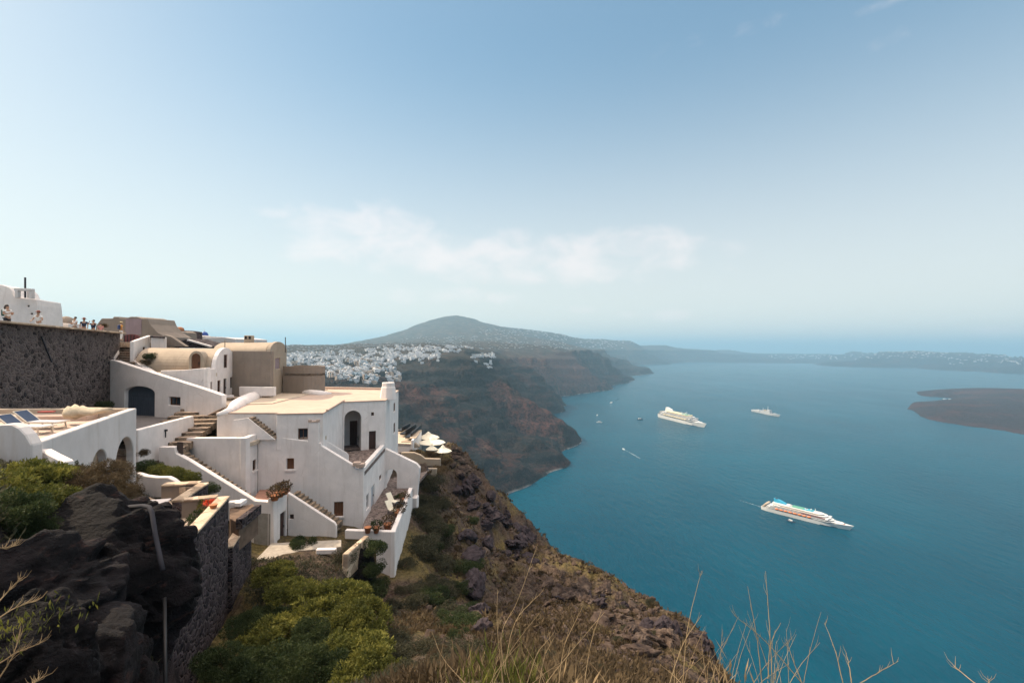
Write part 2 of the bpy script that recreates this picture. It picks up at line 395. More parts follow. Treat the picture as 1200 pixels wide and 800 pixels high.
pxs = np.linspace(-260, 1420, 1000); Ds = np.geomspace(330, 18000, 620)
Dg, Pg = np.meshgrid(Ds, pxs, indexing='ij'); Zg = hill_z(Pg, Dg)
XW = (Pg - 600) / F * Dg
keep = Zg > SEA - 8; k2 = keep.copy()
k2[:-1, :] |= keep[1:, :]; k2[:, :-1] |= keep[:, 1:]; k2[:-1, :-1] |= keep[1:, 1:]; k2[1:, :] |= keep[:-1, :]
t = NT("volcanic_hill"); wv = t.coord(which='World'); sx_ = t.sep(wv)
n_big = t.noise(wv, .0035, 6, .6); n_mid = t.noise(wv, .02, 6, .65); n_fine = t.noise(wv, .12, 5, .7)
strata = t.noise(t.coord((.002, .002, .055), 'World'), 1., 4, .6)
streak = t.noise(t.coord((1.0, .22, .15), 'World', (0, 0, R(-42))), .035, 6, .72)
st2 = t.noise(t.coord((.004, .004, .11), 'World'), 1., 5, .7)
c1 = t.ramp(t.math('ADD', t.math('MULTIPLY', n_mid, .55), t.math('MULTIPLY', st2, .45)), [(.38, (.003, .008, .011)), (.49, (.013, .018, .021)), (.61, (.060, .040, .034))])
c2 = t.mix(t.ramp(t.math('ADD', n_big, t.math('MULTIPLY', strata, .55)), [(.82, 0.), (.90, .75)]), c1, (.085, .036, .028))
for (rx, ry, rd, rad) in ((628, 480, 1345, 150), (585, 462, 1380, 70), (640, 490, 1340, 90), (470, 466, 1120, 90), (565, 525, 1030, 70), (600, 590, 800, 60), (640, 408, 3000, 700), (520, 452, 1200, 60)):
    c_ = W(rx, ry, rd); dv = t.n('ShaderNodeVectorMath'); dv.operation = 'DISTANCE'; t.l(wv, dv.inputs[0]); dv.inputs[1].default_value = tuple(c_)
    k_ = t.math('SUBTRACT', 1., t.math('DIVIDE', dv.outputs['Value'], float(rad))); k_ = t.ramp(t.math('ADD', k_, t.math('MULTIPLY', t.math('SUBTRACT', n_mid, .5), 1.6)), [(.25, 0.), (.45, .75)])
    c2 = t.mix(k_, c2, (.13, .056, .045))
c3 = t.mix(t.ramp(streak, [(.57, 0.), (.66, .7)]), c2, (.13, .085, .065))
c4 = t.mix(t.ramp(n_fine, [(.40, .8), (.56, 0.)]), c3, (.006, .010, .011)); c4 = t.mix(t.ramp(t.noise(wv, .4, 4, .75), [(.55, 0.), (.68, .55)]), c4, (.12, .095, .08))
top = t.ramp(t.math('ADD', t.math('DIVIDE', sx_[2], 280.), t.math('MULTIPLY', t.math('SUBTRACT', n_mid, .5), .5)), [(0, 0.), (.0001, 0.)])
hz_ = t.n('ShaderNodeMapRange'); hz_.inputs[1].default_value = -95; hz_.inputs[2].default_value = -25; t.l(sx_[2], hz_.inputs[0])
topc = t.ramp(t.noise(wv, .012, 6, .7), [(.35, (.030, .036, .034)), (.55, (.075, .062, .052)), (.7, (.18, .125, .095))])
ge = t.n('ShaderNodeNewGeometry'); up = t.sep(ge.outputs['Normal'])[2]
fl = t.ramp(up, [(.80, 0.), (.95, 1.)])
c5 = t.mix(t.math('MULTIPLY', hz_.outputs[0], fl), c4, topc)
# a thin pale line of surf-washed rock at the waterline
sf = t.n('ShaderNodeMapRange'); sf.inputs[1].default_value = -279.7; sf.inputs[2].default_value = -276.5; sf.inputs[3].default_value = 1; sf.inputs[4].default_value = 0; t.l(sx_[2], sf.inputs[0])
c6 = t.mix(t.math('MULTIPLY', sf.outputs[0], t.ramp(n_mid, [(.45, 0.), (.6, .8)])), c5, (.35, .36, .36))
t.col(c6); t.rough(.95, .1); n_x = t.noise(wv, .35, 4, .75); t.bump(t.math('ADD', t.math('ADD', n_fine, t.math('MULTIPLY', n_mid, 2.2)), t.math('MULTIPLY', n_x, .35)), 1., 16.)
o = link("hills", grid_mesh("hills", XW, Dg, Zg, k2), t.m); tag(o, kind='structure', label='hazy volcanic coast with a mountain and steep headlands')

def march(px, py, d0=700, d1=12000, n=700):
    """first hit of a view direction with the far coast"""
    d = np.geomspace(d0, d1, n); r = ray(px, py); x = r.x * d
    p = 600 + x / d * F; z = hill_z(p, d); hit = np.where(r.z * d < z)[0]
    return None if len(hit) == 0 else Vector((x[hit[0]], d[hit[0]], float(z[hit[0]])))

# ---------------------------------------------------------------- lava island
IC = [S3(*a) for a in [(1050, 469), (1065, 479), (1090, 491), (1135, 499), (1200, 509), (1300, 530), (1072, 459), (1100, 456.5), (1140, 454.5), (1200, 456), (1300, 462), (1105, 469), (1098, 465), (1112, 465), (1122, 467), (1400, 560), (1400, 465)]]
IC += [S3(*a) for a in [(1035, 469, -25), (1050, 482, -25), (1080, 500, -25), (1130, 512, -25), (1200, 525, -25), (1300, 560, -30), (1055, 459, -25), (1100, 451, -25), (1200, 450, -25), (1300, 455, -25), (1084, 466.5, -14), (1070, 467, -18)]]
IC += [P3(*a) for a in [(1090, 477, 2150), (1120, 482, 1950), (1160, 485, 1900), (1200, 487, 1900), (1260, 490, 1850), (1100, 460, 2900), (1130, 459.5, 2800), (1150, 458, 2800), (1180, 458.5, 2700), (1200, 457, 2700), (1230, 457, 2700), (1150, 468, 2400), (1200, 468, 2350), (1300, 465, 2400)]]
IR = RBF([(c[0], c[1]) for c in IC], [c[2] for c in IC], 2.)
px2 = np.linspace(1025, 1420, 330); D2 = np.geomspace(1150, 3800, 300)
Dg, Pg = np.meshgrid(D2, px2, indexing='ij'); XW = (Pg - 600) / F * Dg
Zg = IR(Pg, 600 * np.log(Dg)); Zg = Zg + smst(Zg, -284, -272) * (7 * ridged(XW / 90., Dg / 90., 6, .65)) + 2.5 * fbm(XW / 40., Dg / 40., 4)
t = NT("lava_rock"); wv = t.coord(which='World')
n1 = t.noise(wv, .006, 5, .6); n2 = t.noise(wv, .06, 6, .75)
cc = t.mix(t.ramp(n1, [(.50, 0.), (.62, .75)]), t.ramp(n2, [(.3, (.014, .014, .018)), (.7, (.045, .036, .038))]), (.060, .034, .034))
t.col(cc); t.rough(.95, .1); t.bump(n2, 1., 8.)
o = link("lava_island", grid_mesh("lava_island", XW, Dg, Zg, Zg > SEA - 6), t.m); tag(o, kind='structure', label='low dark lava island with a reddish crater')
# ================================================================ village materials
def plaster(name, c, stain=(.45, .38, .32), amt=.5, bump=.35):
    t = NT(name); v = t.coord(which='World'); n = t.noise(v, .9, 6, .62); n2 = t.noise(v, 7., 5, .6)
    drip = t.noise(t.coord((2.6, 2.6, .35), 'World'), 1., 5, .65)
    a = tuple(x * .86 for x in c); b = tuple(min(.9, x * 1.05) for x in c)
    base = t.mix(t.ramp(n, [(.3, 0.), (.7, 1.)]), a, b)
    base = t.mix(t.math('MULTIPLY', t.ramp(drip, [(.52, 0.), (.78, 1.)]), amt), base, stain); pt_ = t.noise(v, .33, 3, .5); base = t.mix(t.ramp(pt_, [(.50, 0.), (.56, .22)]), base, tuple(x * .80 for x in c)); ck = t.voro(v, .8, 'DISTANCE_TO_EDGE'); base = t.mix(t.math('MULTIPLY', t.ramp(ck, [(0, 1.), (.012, 0.)]), t.ramp(n, [(.5, 0.), (.6, .5)])), base, stain)
    t.col(base); t.rough(.88, .2); t.bump(t.math('ADD', t.math('MULTIPLY', n2, .6), n), bump, .035); return t.m
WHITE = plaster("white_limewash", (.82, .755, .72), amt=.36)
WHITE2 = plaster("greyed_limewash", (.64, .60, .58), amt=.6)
BEIGE = plaster("beige_plaster", (.27, .22, .18), (.17, .13, .11), .5)
SAND = plaster("sand_plaster", (.42, .34, .26), (.26, .21, .16), .6)
ROOFM = plaster("cream_roof_render", (.53, .40, .325), (.55, .45, .35), .35)
FLOORM = plaster("beige_paving", (.55, .45, .35), (.35, .28, .22), .6)
MAUVE = plaster("mauve_plaster", (.32, .24, .25), (.2, .16, .16), .4)
def stone(name, c0, c1, mort, scale=3.2, sq=(1, 1, 1.25), mw=.06, disp=.06):
    t = NT(name); v = t.coord(sq, 'World'); wn = t.n('ShaderNodeTexNoise'); wn.inputs['Scale'].default_value = 1.6; t.l(v, wn.inputs['Vector'])
    vv = t.n('ShaderNodeVectorMath'); vv.operation = 'MULTIPLY_ADD'; t.l(wn.outputs[1], vv.inputs[0]); vv.inputs[1].default_value = (.25, .25, .25); t.l(v, vv.inputs[2])
    e = t.voro(vv.outputs[0], scale, 'DISTANCE_TO_EDGE'); cc = t.voro(vv.outputs[0], scale, 'F1', 1, 1)
    r = t.sep(cc)[0]; stc = t.ramp(r, [(0, c0), (.5, c1), (1, tuple(x * 1.5 for x in c1))])
    stc = t.mix(t.ramp(t.noise(v, 14., 4, .7), [(.4, 0.), (.7, .5)]), stc, tuple(x * .5 for x in c0))
    m_ = t.ramp(e, [(0, 0.), (mw, 1.)]); t.col(t.mix(m_, mort, stc)); t.rough(.92, .15)
    h = t.math('ADD', t.ramp(e, [(0, 0.), (mw * 3, 1.)]), t.math('MULTIPLY', t.noise(v, 9., 4, .7), .5)); t.bump(h, .9, disp); return t.m
STONE = stone("lava_stone_masonry", (.022, .018, .020), (.105, .084, .080), (.17, .135, .12), 3.1, mw=.08)
STONE2 = stone("dark_lava_masonry", (.018, .015, .02), (.065, .05, .055), (.13, .105, .10), 3.2, mw=.08, disp=.09)
STONE3 = stone("coping_stone", (.30, .22, .16), (.52, .40, .29), (.36, .28, .2), 1.5, mw=.03, disp=.02)
STEPM = stone("step_stone", (.10, .075, .055), (.24, .18, .13), (.32, .26, .2), 2.4, mw=.06, disp=.03)
COBBLE = stone("cobble_paving", (.09, .07, .065), (.23, .18, .16), (.15, .12, .11), 5.5, (1, 1, 1), .07, .03)
TILE = stone("flagstone_paving", (.42, .32, .24), (.58, .46, .36), (.12, .09, .07), 1.2, (1, 1, 1), .03, .01)
def wood(name, c):
    t = NT(name); v = t.coord((6, 6, .8), 'Object'); n = t.noise(v, 3., 4, .6)
    t.col(t.ramp(n, [(.3, tuple(x * .6 for x in c)), (.7, c)])); t.rough(.6, .3); t.bump(n, .3, .01); return t.m
BROWN = wood("brown_shutter_wood", (.16, .07, .035)); DOORW = wood("dark_door_wood", (.07, .035, .028)); GATEB = wood("slate_blue_gate_paint", (.075, .09, .12))
DARK = M("dark_room_interior", (.02, .02, .022), .9, .1)
GLASS = M("window_glass", (.035, .045, .055), .08, .05, spec=.6)
BLUEP = M("blue_dome_paint", (.02, .07, .28), .4, .1); IRON = M("rusty_iron", (.09, .06, .05), .6, .3); GREYP = M("grey_pipe_plastic", (.035, .034, .042), .9, .15)
TERRA = M("terracotta", (.42, .17, .08), .8, .15, bump=.1); CONC = M("grey_concrete", (.28, .26, .23), .9, .15, bump=.3)
BLKM = M("black_metal", (.02, .02, .022), .5, .2); REDP = M("dark_red_paint", (.13, .035, .035), .6, .15)

# ================================================================ wall kit
def rectp(u0, u1, z0, z1): return [(u0, z0), (u1, z0), (u1, z1), (u0, z1)]
def archp(u0, u1, z0, z1, n=12, rise=None):
    r = (u1 - u0) / 2; rise = rise or min(r, (z1 - z0) * .6); c = (u0 + u1) / 2
    return [(u0, z0), (u1, z0)] + [(c + r * math.cos(math.pi * k / n), z1 - rise + rise * math.sin(math.pi * k / n)) for k in range(n + 1)]
def ouz(pl, b):
    x0, y0, x1, y1 = b; xm = (x0 + x1) / 2; ym = (y0 + y1) / 2
    return pl.uz(x0, ym)[0], pl.uz(x1, ym)[0], pl.uz(xm, y1)[1], pl.uz(xm, y0)[1]
def wall(parent, name, pl, outer, thick=.4, mat=None, ops=(), uz=False, off=0, bevel=.035):
    """outer: px polygon (or (u,z) when uz); ops: (kind, bbox px, options)"""
    o2 = outer if uz else [pl.uz(*p) for p in outer]
    holes = []; info = []
    for op in ops:
        kind, b = op[0], op[1]; k = op[2] if len(op) > 2 else {}
        u0, u1, z0, z1 = b if k.get('uz') else ouz(pl, b)
        h = archp(u0, u1, z0, z1, rise=k.get('rise')) if k.get('arch') else rectp(u0, u1, z0, z1)
        holes.append(h); info.append((kind, u0, u1, z0, z1, k, h))
    m = MB(); P = lambda q: pl.P(q[0], q[1], off)
    m.prism([P(q) for q in o2], -pl.n * thick, [[P(q) for q in h] for h in holes])
    w_ = m.build(name, mat or WHITE, parent, bevel=bevel)
    for kind, u0, u1, z0, z1, k, h in info:
        if kind in ('open',): continue
        rec = k.get('rec', .16); Q = lambda u, z, d=0: pl.P(u, z, off - rec - d)
        if kind == 'window':
            f = MB(); bw = k.get('bw', .07); c = .01
            for (a, b2) in (((u0 + bw / 2, z0 + c), (u0 + bw / 2, z1 - c)), ((u1 - bw / 2, z0 + c), (u1 - bw / 2, z1 - c)), ((u0 + bw + c, z0 + bw / 2 + c), (u1 - bw - c, z0 + bw / 2 + c)), ((u0 + bw + c, z1 - bw / 2 - c), (u1 - bw - c, z1 - bw / 2 - c))):
                f.bar(Q(*a), Q(*b2), bw, .06, up=pl.n)
            f.bar(Q((u0 + u1) / 2, z0 + bw), Q((u0 + u1) / 2, z1 - bw), bw * .6, .04, up=pl.n)
            if z1 - z0 > 1: f.bar(Q(u0 + bw, (z0 + z1) / 2), Q(u1 - bw, (z0 + z1) / 2), bw * .6, .036, up=pl.n)
            fo = f.build('window', k.get('fm', BROWN), w_ if k.get('sub', False) else parent)
            g = MB(); g.prism([Q(*q, .03) for q in h], -pl.n * .02); g.build('pane', k.get('pm', GLASS), fo)
        elif kind in ('shutter', 'door', 'gate'):
            m_ = k.get('m', BROWN if kind == 'shutter' else DOORW); n = max(2, int((u1 - u0) / .22)); f = MB()
            zt = z1 if not k.get('arch') else z1 - .05
            if k.get('arch'):
                f.prism([Q(*q) for q in h], -pl.n * .06)
            else:
                for i in range(n):
                    a = u0 + (u1 - u0) * i / n + .006; b_ = u0 + (u1 - u0) * (i + 1) / n - .006
                    f.prism([Q(*q) for q in rectp(a, b_, z0 + .01, zt - .01)], -pl.n * .05)
                f.prism([Q(*q, .035) for q in rectp(u0, u1, z0, z1)], -pl.n * .03)
            if k.get('arch'):
                for i in range(1, n): uu = u0 + (u1 - u0) * i / n; f.bar(Q(uu, z0, -.01), Q(uu, z0 + (z1 - z0) * .62, -.01), .03, .03, up=pl.n)
            do = f.build('door' if kind == 'door' else kind, m_, parent)
            if kind != 'shutter':
                hb = MB(); hb.box(Q(u1 - .14, (z0 + z1) / 2 - .05, -.05), (.05, .05, .16)); hb.build('handle', BLKM, do)
        if k.get('sill'):
            s_ = MB(); s_.prism([pl.P(*q, off + .09) for q in rectp(u0 - .1, u1 + .1, z0 - .1, z0 + .002)], -pl.n * .2); s_.build('sill', WHITE, parent)
        if k.get('dark'):
            d_ = MB(); d_.prism([pl.P(*q, off - thick - .02) for q in rectp(u0 - .1, u1 + .1, z0 - .1, z1 + .1)], -pl.n * .03); d_.build('room_back', DARK, parent)
    return w_
def slab(parent, name, pts, t, mat, bevel=.02):
    m = MB(); m.prism([Vector(p) for p in pts], (0, 0, -t)); return m.build(name, mat, parent, bevel=bevel)
def steps(parent, name, A, B, width, n, mat, side=None, depth_to=.25):
    """flight from A (top) to B (bottom), width to the given side vector"""
    A = Vector(A); B = Vector(B); m = MB(); d = (B - A); dh = Vector((d.x, d.y, 0)) / n; dz = d.z / n; s = side or Vector((dh.y, -dh.x, 0)).normalized(); s = s * width
    for i in range(n):
        p = A + dh * i; z = A.z + dz * (i + 1) * 1.0 - dz
        q = [Vector((p.x, p.y, z)), Vector((p.x, p.y, z)) + s, Vector((p.x, p.y, z)) + s + dh * 1.02, Vector((p.x, p.y, z)) + dh * 1.02]
        m.prism(q, (0, 0, -(abs(dz) + depth_to)))
    return m.build(name, mat, parent)
def coping(parent, name, path, w, h, mat, bevel=.03):
    m = MB()
    for a, b in zip(path[:-1], path[1:]): m.bar(a, b, w, h)
    return m.build(name, mat, parent, bevel=bevel)
def plan(pl, u, off=0): p = pl.A + pl.d * u + pl.n * off; return (p.x, p.y)
def xy(p): return (p[0], p[1])

# ================================================================ big flat-roofed house on the cliff edge
RZ = -5.1; TZ = -9.6; AZ = -13.4
h1 = thing('cliff_house', 'large white flat-roofed cliff house with a tall arched loggia and a tapered chimney', 'house', W(380, 618, 40))
r = [H(254, 484, RZ), H(327.5, 484, RZ), H(382, 483, RZ), H(402, 471, RZ), H(452, 469, RZ), H(467, 457.5, RZ), H(373, 456, RZ), H(321, 456, RZ), H(300, 466, RZ), H(272, 479, RZ)]
pU = Pl(r[0], r[1]); pU2 = Pl(r[1] + Vector((0, -.45, 0)), r[2] + Vector((0, -.45, 0))); pS = Pl(r[2] + Vector((0, -.45, 0)), r[3]); pT = Pl(r[3], r[4]); pR = Pl(r[4], r[5])
wall(h1, 'wall', pU, [(254, 484), (327.5, 484), (327.5, 516), (254, 516)], .4)
wall(h1, 'wall', pU2, rectp(0, pU2.L, -7.8, RZ + .04), .4, uz=True, ops=[('window', (349, 502, 360.5, 515), dict(rec=.2, sill=False))], off=.003)
wall(h1, 'wall', pS, rectp(.01, pS.L, -11, RZ), .4, uz=True, off=.004)
ar = ouz(pT, (403.5, 481, 423.3, 522.6))
wall(h1, 'wall', pT, rectp(0, pT.L, -14, RZ), .45, uz=True, ops=[('open', (ar[0], ar[1], TZ, ar[3]), dict(uz=True, arch=True)), ('door', (432.3, 505, 440.5, 527), {}), ('window', (435, 483, 438.3, 487), dict(rec=.12, bw=.04))])
wall(h1, 'wall', pR, rectp(0, pR.L, -14.2, RZ), .45, uz=True, off=.004, ops=[('window', (461.3, 472, 463.2, 482), dict(rec=.1)), ('window', (461.3, 495.5, 463.2, 507), dict(rec=.1))])
# recess behind the tall arch
bk = pT.n * -2.6; m = MB()
a0 = pT.P(ar[0] - .25, TZ); a1 = pT.P(ar[1] + .25, TZ)
pB = Pl(a0 + bk, a1 + bk)
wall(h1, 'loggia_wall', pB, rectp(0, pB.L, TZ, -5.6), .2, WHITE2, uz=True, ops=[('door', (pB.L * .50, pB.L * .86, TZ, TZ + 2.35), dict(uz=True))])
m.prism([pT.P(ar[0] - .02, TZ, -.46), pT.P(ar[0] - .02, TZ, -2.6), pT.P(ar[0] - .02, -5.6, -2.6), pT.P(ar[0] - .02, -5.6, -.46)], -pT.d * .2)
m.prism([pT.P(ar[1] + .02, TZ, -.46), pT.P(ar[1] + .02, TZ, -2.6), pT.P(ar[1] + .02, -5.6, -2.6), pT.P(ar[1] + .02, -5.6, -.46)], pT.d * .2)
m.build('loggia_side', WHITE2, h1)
slab(h1, 'roof', [p + Vector((0, 0, .05)) for p in [r[0] + Vector((-.05, -.05, 0)), r[1] + Vector((0, -.05, 0)), r[1] + Vector((0, -.5, 0)), r[2] + Vector((.04, -.52, 0)), r[3] + Vector((.05, -.04, 0)), r[4] + Vector((.05, -.05, 0)), r[5] + Vector((.05, 0, 0)), r[6], r[7], r[8], r[9]]], .10, ROOFM)
# low raised rims on the roof
coping(h1, 'roof_rim', [H(375, 456, RZ) + Vector((0, 0, .12)), H(463, 457.3, RZ) + Vector((0, 0, .1))], .35, .34, ROOFM)
coping(h1, 'roof_rim', [H(384, 482.0, RZ) + Vector((0, -.1, .1)), H(403, 470.2, RZ) + Vector((0, -.1, .1))], .22, .16, ROOFM)
# rounded parapet up the left side of the roof, with a lumpy hand-made profile
m = MB(); pts = []; rr_ = []
for x, y, rd in [(256, 484, .14), (270, 479, .28), (276, 474, .5), (285, 470, .62), (296, 465, .62), (308, 460, .6), (318, 456.5, .5), (322, 455, .3)]:
    p = H(x, y + 3, RZ); pts.append(p + Vector((0, 0, .08))); rr_.append(rd)
m.tube(pts, rr_, 12); m.build('roof_parapet', WHITE, h1, smooth=True)
# chimney
c = H(455, 466.5, RZ); m = MB()
m.lathe([(.85, -.1), (.68, 1.1), (.62, 1.15), (.62, 1.55), (.45, 1.56), (.42, 1.4)], (c.x, c.y, RZ), 8); ch = m.build('chimney', WHITE, h1, bevel=.03)
# corner pillar
pf = Pl(W(302, 508, 33.5), W(426, 550, 34.5))
q0 = pf.uz(361, 500)[0]; q1 = pf.uz(374, 500)[0]
m = MB(); m.prism([pf.P(q0, -14.0, .01), pf.P(q1, -14.0, .01), pf.P(q1, -5.75, .01), pf.P(q0, -5.75, .01)], -pf.n * .9); m.build('pillar', WHITE, h1, bevel=.04)
m = MB(); zc = -5.75
for a_, b_, w0, w1 in ((q0, q0 + .22, 0, .9), (q1 - .22, q1, 0, .9)): m.prism([pf.P(a_, zc, .03), pf.P(b_, zc, .03), pf.P(b_, zc, -.92), pf.P(a_, zc, -.92)], (0, 0, .2))
m.prism([pf.P(q0 + .22, zc, .03), pf.P(q1 - .22, zc, .03), pf.P(q1 - .22, zc, -.2), pf.P(q0 + .22, zc, -.2)], (0, 0, .1)); m.build('pillar_cap', ROOFM, h1, bevel=.02)
# lower storey
L0 = W(302, 508, 33.5); L1 = W(426, 550, 34.5); B0 = W(288, 513, 31.7); A0_ = W(213, 513, 33)
wall(h1, 'front_wall', pf, [(302, 508), (361, 517), (376, 519), (377, 522.5), (415, 545.5), (416, 549.5), (426, 550), (426, 622), (302, 622)], .4, ops=[('shutter', (335.5, 537, 344.3, 550), dict(sill=True, rec=.2)), ('shutter', (391, 588, 402, 605), dict(sill=True, rec=.12))])
pB2 = Pl(B0, L0); wall(h1, 'side_wall', pB2, [(288, 513), (302, 508), (302, 600), (288, 605)], .4, off=.004, ops=[('window', (296.3, 538.5, 300.8, 551), dict(sill=True, rec=.15))])
pA2 = Pl(A0_, B0); wall(h1, 'stair_side_wall', pA2, [(213, 513), (288, 513), (288, 598), (213, 540)], .4, off=0)
pF4 = Pl(L1, W(451, 524, 43)); zt = -9.28
wall(h1, 'side_wall', pF4, rectp(0.01, pF4.L, -14.2, zt), .38, uz=True, off=.004, ops=[('window', (429.3, 579, 432.3, 596), dict(rec=.12, fm=WHITE2)), ('door', (435, 569, 439, 594), dict(rec=.14, m=M('pale_grey_door', (.45, .47, .5), .5))), ('window', (444.5, 556.5, 447, 562), dict(rec=.1))])
slab(h1, 'loggia_terrace', [L1 + Vector((0, .3, 0)) - Vector((0, 0, L1.z - TZ)), Vector((-11.9, 43.4, TZ)), Vector((pT.A.x - .2, pT.A.y + 3.5, TZ)), Vector((-17.5, 41, TZ)), Vector((-15.5, 34.6, TZ))], .3, COBBLE)
# hipped back walls so that the house is closed from the side
pK = Pl(r[5], r[6]); m = MB()
m.prism([Vector((r[5].x, r[5].y, RZ)), Vector((r[6].x, r[6].y, RZ)), Vector((r[6].x, r[6].y, -13)), Vector((r[5].x, r[5].y, -14))], (0, -.3, 0)); m.build('back_wall', WHITE, h1)
pIn = Pl(W(382, 516, 35.4), W(409, 541, 36.6))
wall(h1, 'stair_wall', pIn, [(382, 516), (406.5, 530), (409, 533), (409, 548), (382, 548)], .3)
m = MB()
for k_, (x, y) in enumerate(((418, 545), (422.5, 546.5))): p = W(x, y, 34.45); m.box(p + Vector((0, .1, .1)), (.55, .5, .28), rz=.1)
m.build('wall_cap', ROOFM, h1, bevel=.03)
# small outside stair climbing the upper wall to the roof
A_ = pU.at(296, 487); m = MB(); n = 9
b_ = pU.at(327, 511)
for i in range(n):
    u0 = pU.uz(296, 490)[0] + (pU.L - pU.uz(296, 490)[0] - .05) * i / n; u1 = u0 + (pU.L - pU.uz(296, 490)[0]) / n + .05
    zt = -5.35 - (1.55) * i / n; m.prism([pU.P(u0, zt, .002), pU.P(u1, zt, .002), pU.P(u1, zt, .6), pU.P(u0, zt, .6)], (0, 0, -.2))
m.build('roof_stair', STEPM, h1)
ua = pU.uz(296, 490)[0]; m = MB()
m.prism([pU.P(ua - 1.0, -5.5, .7), pU.P(ua, -5.35, .7), pU.P(pU.L, -6.95, .7), pU.P(ua - 1.4, -6.95, .7)], -pU.n * .1); m.build('stair_parapet', WHITE, h1)
zt = -6.92
slab(h1, 'upper_terrace', [Vector((p.x, p.y, zt)) for p in [A0_ + Vector((.3, .2, 0)), B0 + Vector((0, .4, 0)), L0 + Vector((.2, .4, 0)), pf.at(361, 517) + Vector((0, .3, 0)), r[2] + Vector((0, .2, 0)), r[1], r[0] + Vector((-.6, .4, 0)), r[0] + Vector((-2.6, -.2, 0))]], .3, FLOORM)

# ---- the wall across the alley with an archway
pW = Pl(W(449, 525, 43.0), W(492, 547, 43.0))
g = thing('arched_garden_wall', 'tall white sloping wall with an archway over the cobbled terrace', 'wall', W(470, 580, 43))
aw = ouz(pW, (446.5, 549.5, 465, 580)); 
wall(g, 'wall', pW, [(449.5, 524.5), (487.5, 543), (492, 548), (488, 590), (449.5, 590)], .5, ops=[('open', (pW.uz(452, 560)[0], pW.uz(465, 560)[0], AZ - .02, aw[3]), dict(uz=True, arch=True))], off=.003)
m = MB(); m.box(W(486.5, 600, 42.7) + Vector((0, 0, 0)), (.5, .9, 3)); m.build('buttress', WHITE, g, bevel=.05)

# ---- cobbled terrace + parapet
cb = slab(None, 'cobbled_terrace', [H(424, 621, AZ), H(462, 623, AZ), H(484, 572, AZ), Vector((-8.9, 50, AZ)), Vector((-12.6, 50, AZ)), H(447, 573, AZ) + Vector((-.8, 0, 0))], .3, COBBLE); tag(cb, kind='structure')
p0 = H(463, 622.5, -12.9); p1 = H(483.5, 571, -12.9); pO = Pl(p0, p1); pFr = Pl(H(404, 623, -13.05), p0)
g = thing('terrace_parapet', 'long white parapet wall round the cobbled terrace above the drop', 'wall', Vector((p0.x, p0.y, -14)))
wall(g, 'outer_wall', pO, rectp(-.02, pO.L, -17.6, -12.9), .34, uz=True, off=.004)
u5 = pFr.uz(441, 625)[0]
wall(g, 'front_wall', pFr, [(0, -13.55), (u5, -13.55), (u5, -17.4), (pFr.L, -17.4), (pFr.L, -12.93), (0, -12.93)], .34, uz=True)

# ---- lower stair wall, landing and doorway pier
S0 = W(337, 577, 31.6); S1 = W(393, 613, 32.0); pQ = Pl(S0, S1)
g = thing('landing_stair', 'white walled stair and landing with a dark doorway beneath', 'stairs', W(336, 632, 31))
wall(g, 'stair_wall', pQ, [(337, 577), (392, 612.5), (394, 616), (394, 636), (337, 640)], .3, ops=[('window', (339.3, 602.7, 344, 608), dict(rec=.12, bw=.04))])
pN = Pl(W(320, 588, 29.6), S0); wall(g, 'pier_wall', pN, rectp(0, pN.L - .01, -14, -10.0), .35, uz=True, off=.004, ops=[('door', (328.3, 600, 335, 634), dict(rec=.15))])
ZL = -10.55
slab(g, 'landing', [Vector((p[0], p[1], ZL)) for p in [xy(W(296, 588, 29.9)), xy(W(320, 588, 29.9)), xy(S0), xy(W(340, 577, 33.3)), xy(W(304, 580, 33.2)), xy(W(296, 585, 31))]], .25, M('terracotta_floor', (.32, .17, .12), .85, .2, bump=.2))
steps(g, 'steps', Vector((S0.x, S0.y + .32, ZL)), Vector((S1.x, S1.y + .32, -12.95)), 1.1, 12, STEPM, side=Vector((0, 1, 0)))
# long stair with its slanting parapet
g = thing('long_stair', 'long straight flight of stone steps behind a slanting white parapet', 'stairs', W(250, 560, 30))
pP = Pl(W(186, 523, 30.6), W(320, 588, 29.6))
wall(g, 'parapet', pP, [(186, 523.5), (204, 523.5), (206, 531), (219, 538), (298, 586.5), (320, 588), (322, 660), (290, 660), (268, 610), (230, 580), (186, 545)], .34)
steps(g, 'steps', Vector((W(209, 519, 32.2).x, W(209, 519, 32.2).y, -7.25)), Vector((W(299, 584, 30.95).x, W(299, 584, 30.95).y, ZL + .1)), .95, 18, STEPM, side=Vector((-.3, -.95, 0)).normalized(), depth_to=.6)
gp = MB(); u0, u1, z0, z1 = ouz(pP, (298, 601, 317, 645)); gp.prism([pP.P(*q, .04) for q in rectp(u0, u1, z0, z1)], -pP.n * .06); gp.build('door_panel', CONC, g)
u0, u1, z0, z1 = ouz(pP, (205, 519, 211, 533)); m = MB()
for i in range(5): uu = u0 + (u1 - u0) * i / 4; m.bar(pP.P(uu, z0, -.2), pP.P(uu, z1, -.2), .05)
m.bar(pP.P(u0, z1, -.2), pP.P(u1, z1, -.2), .07); m.bar(pP.P(u0, z0 + .3, -.2), pP.P(u1, z0 + .3, -.2), .07); m.build('gate', IRON, g)

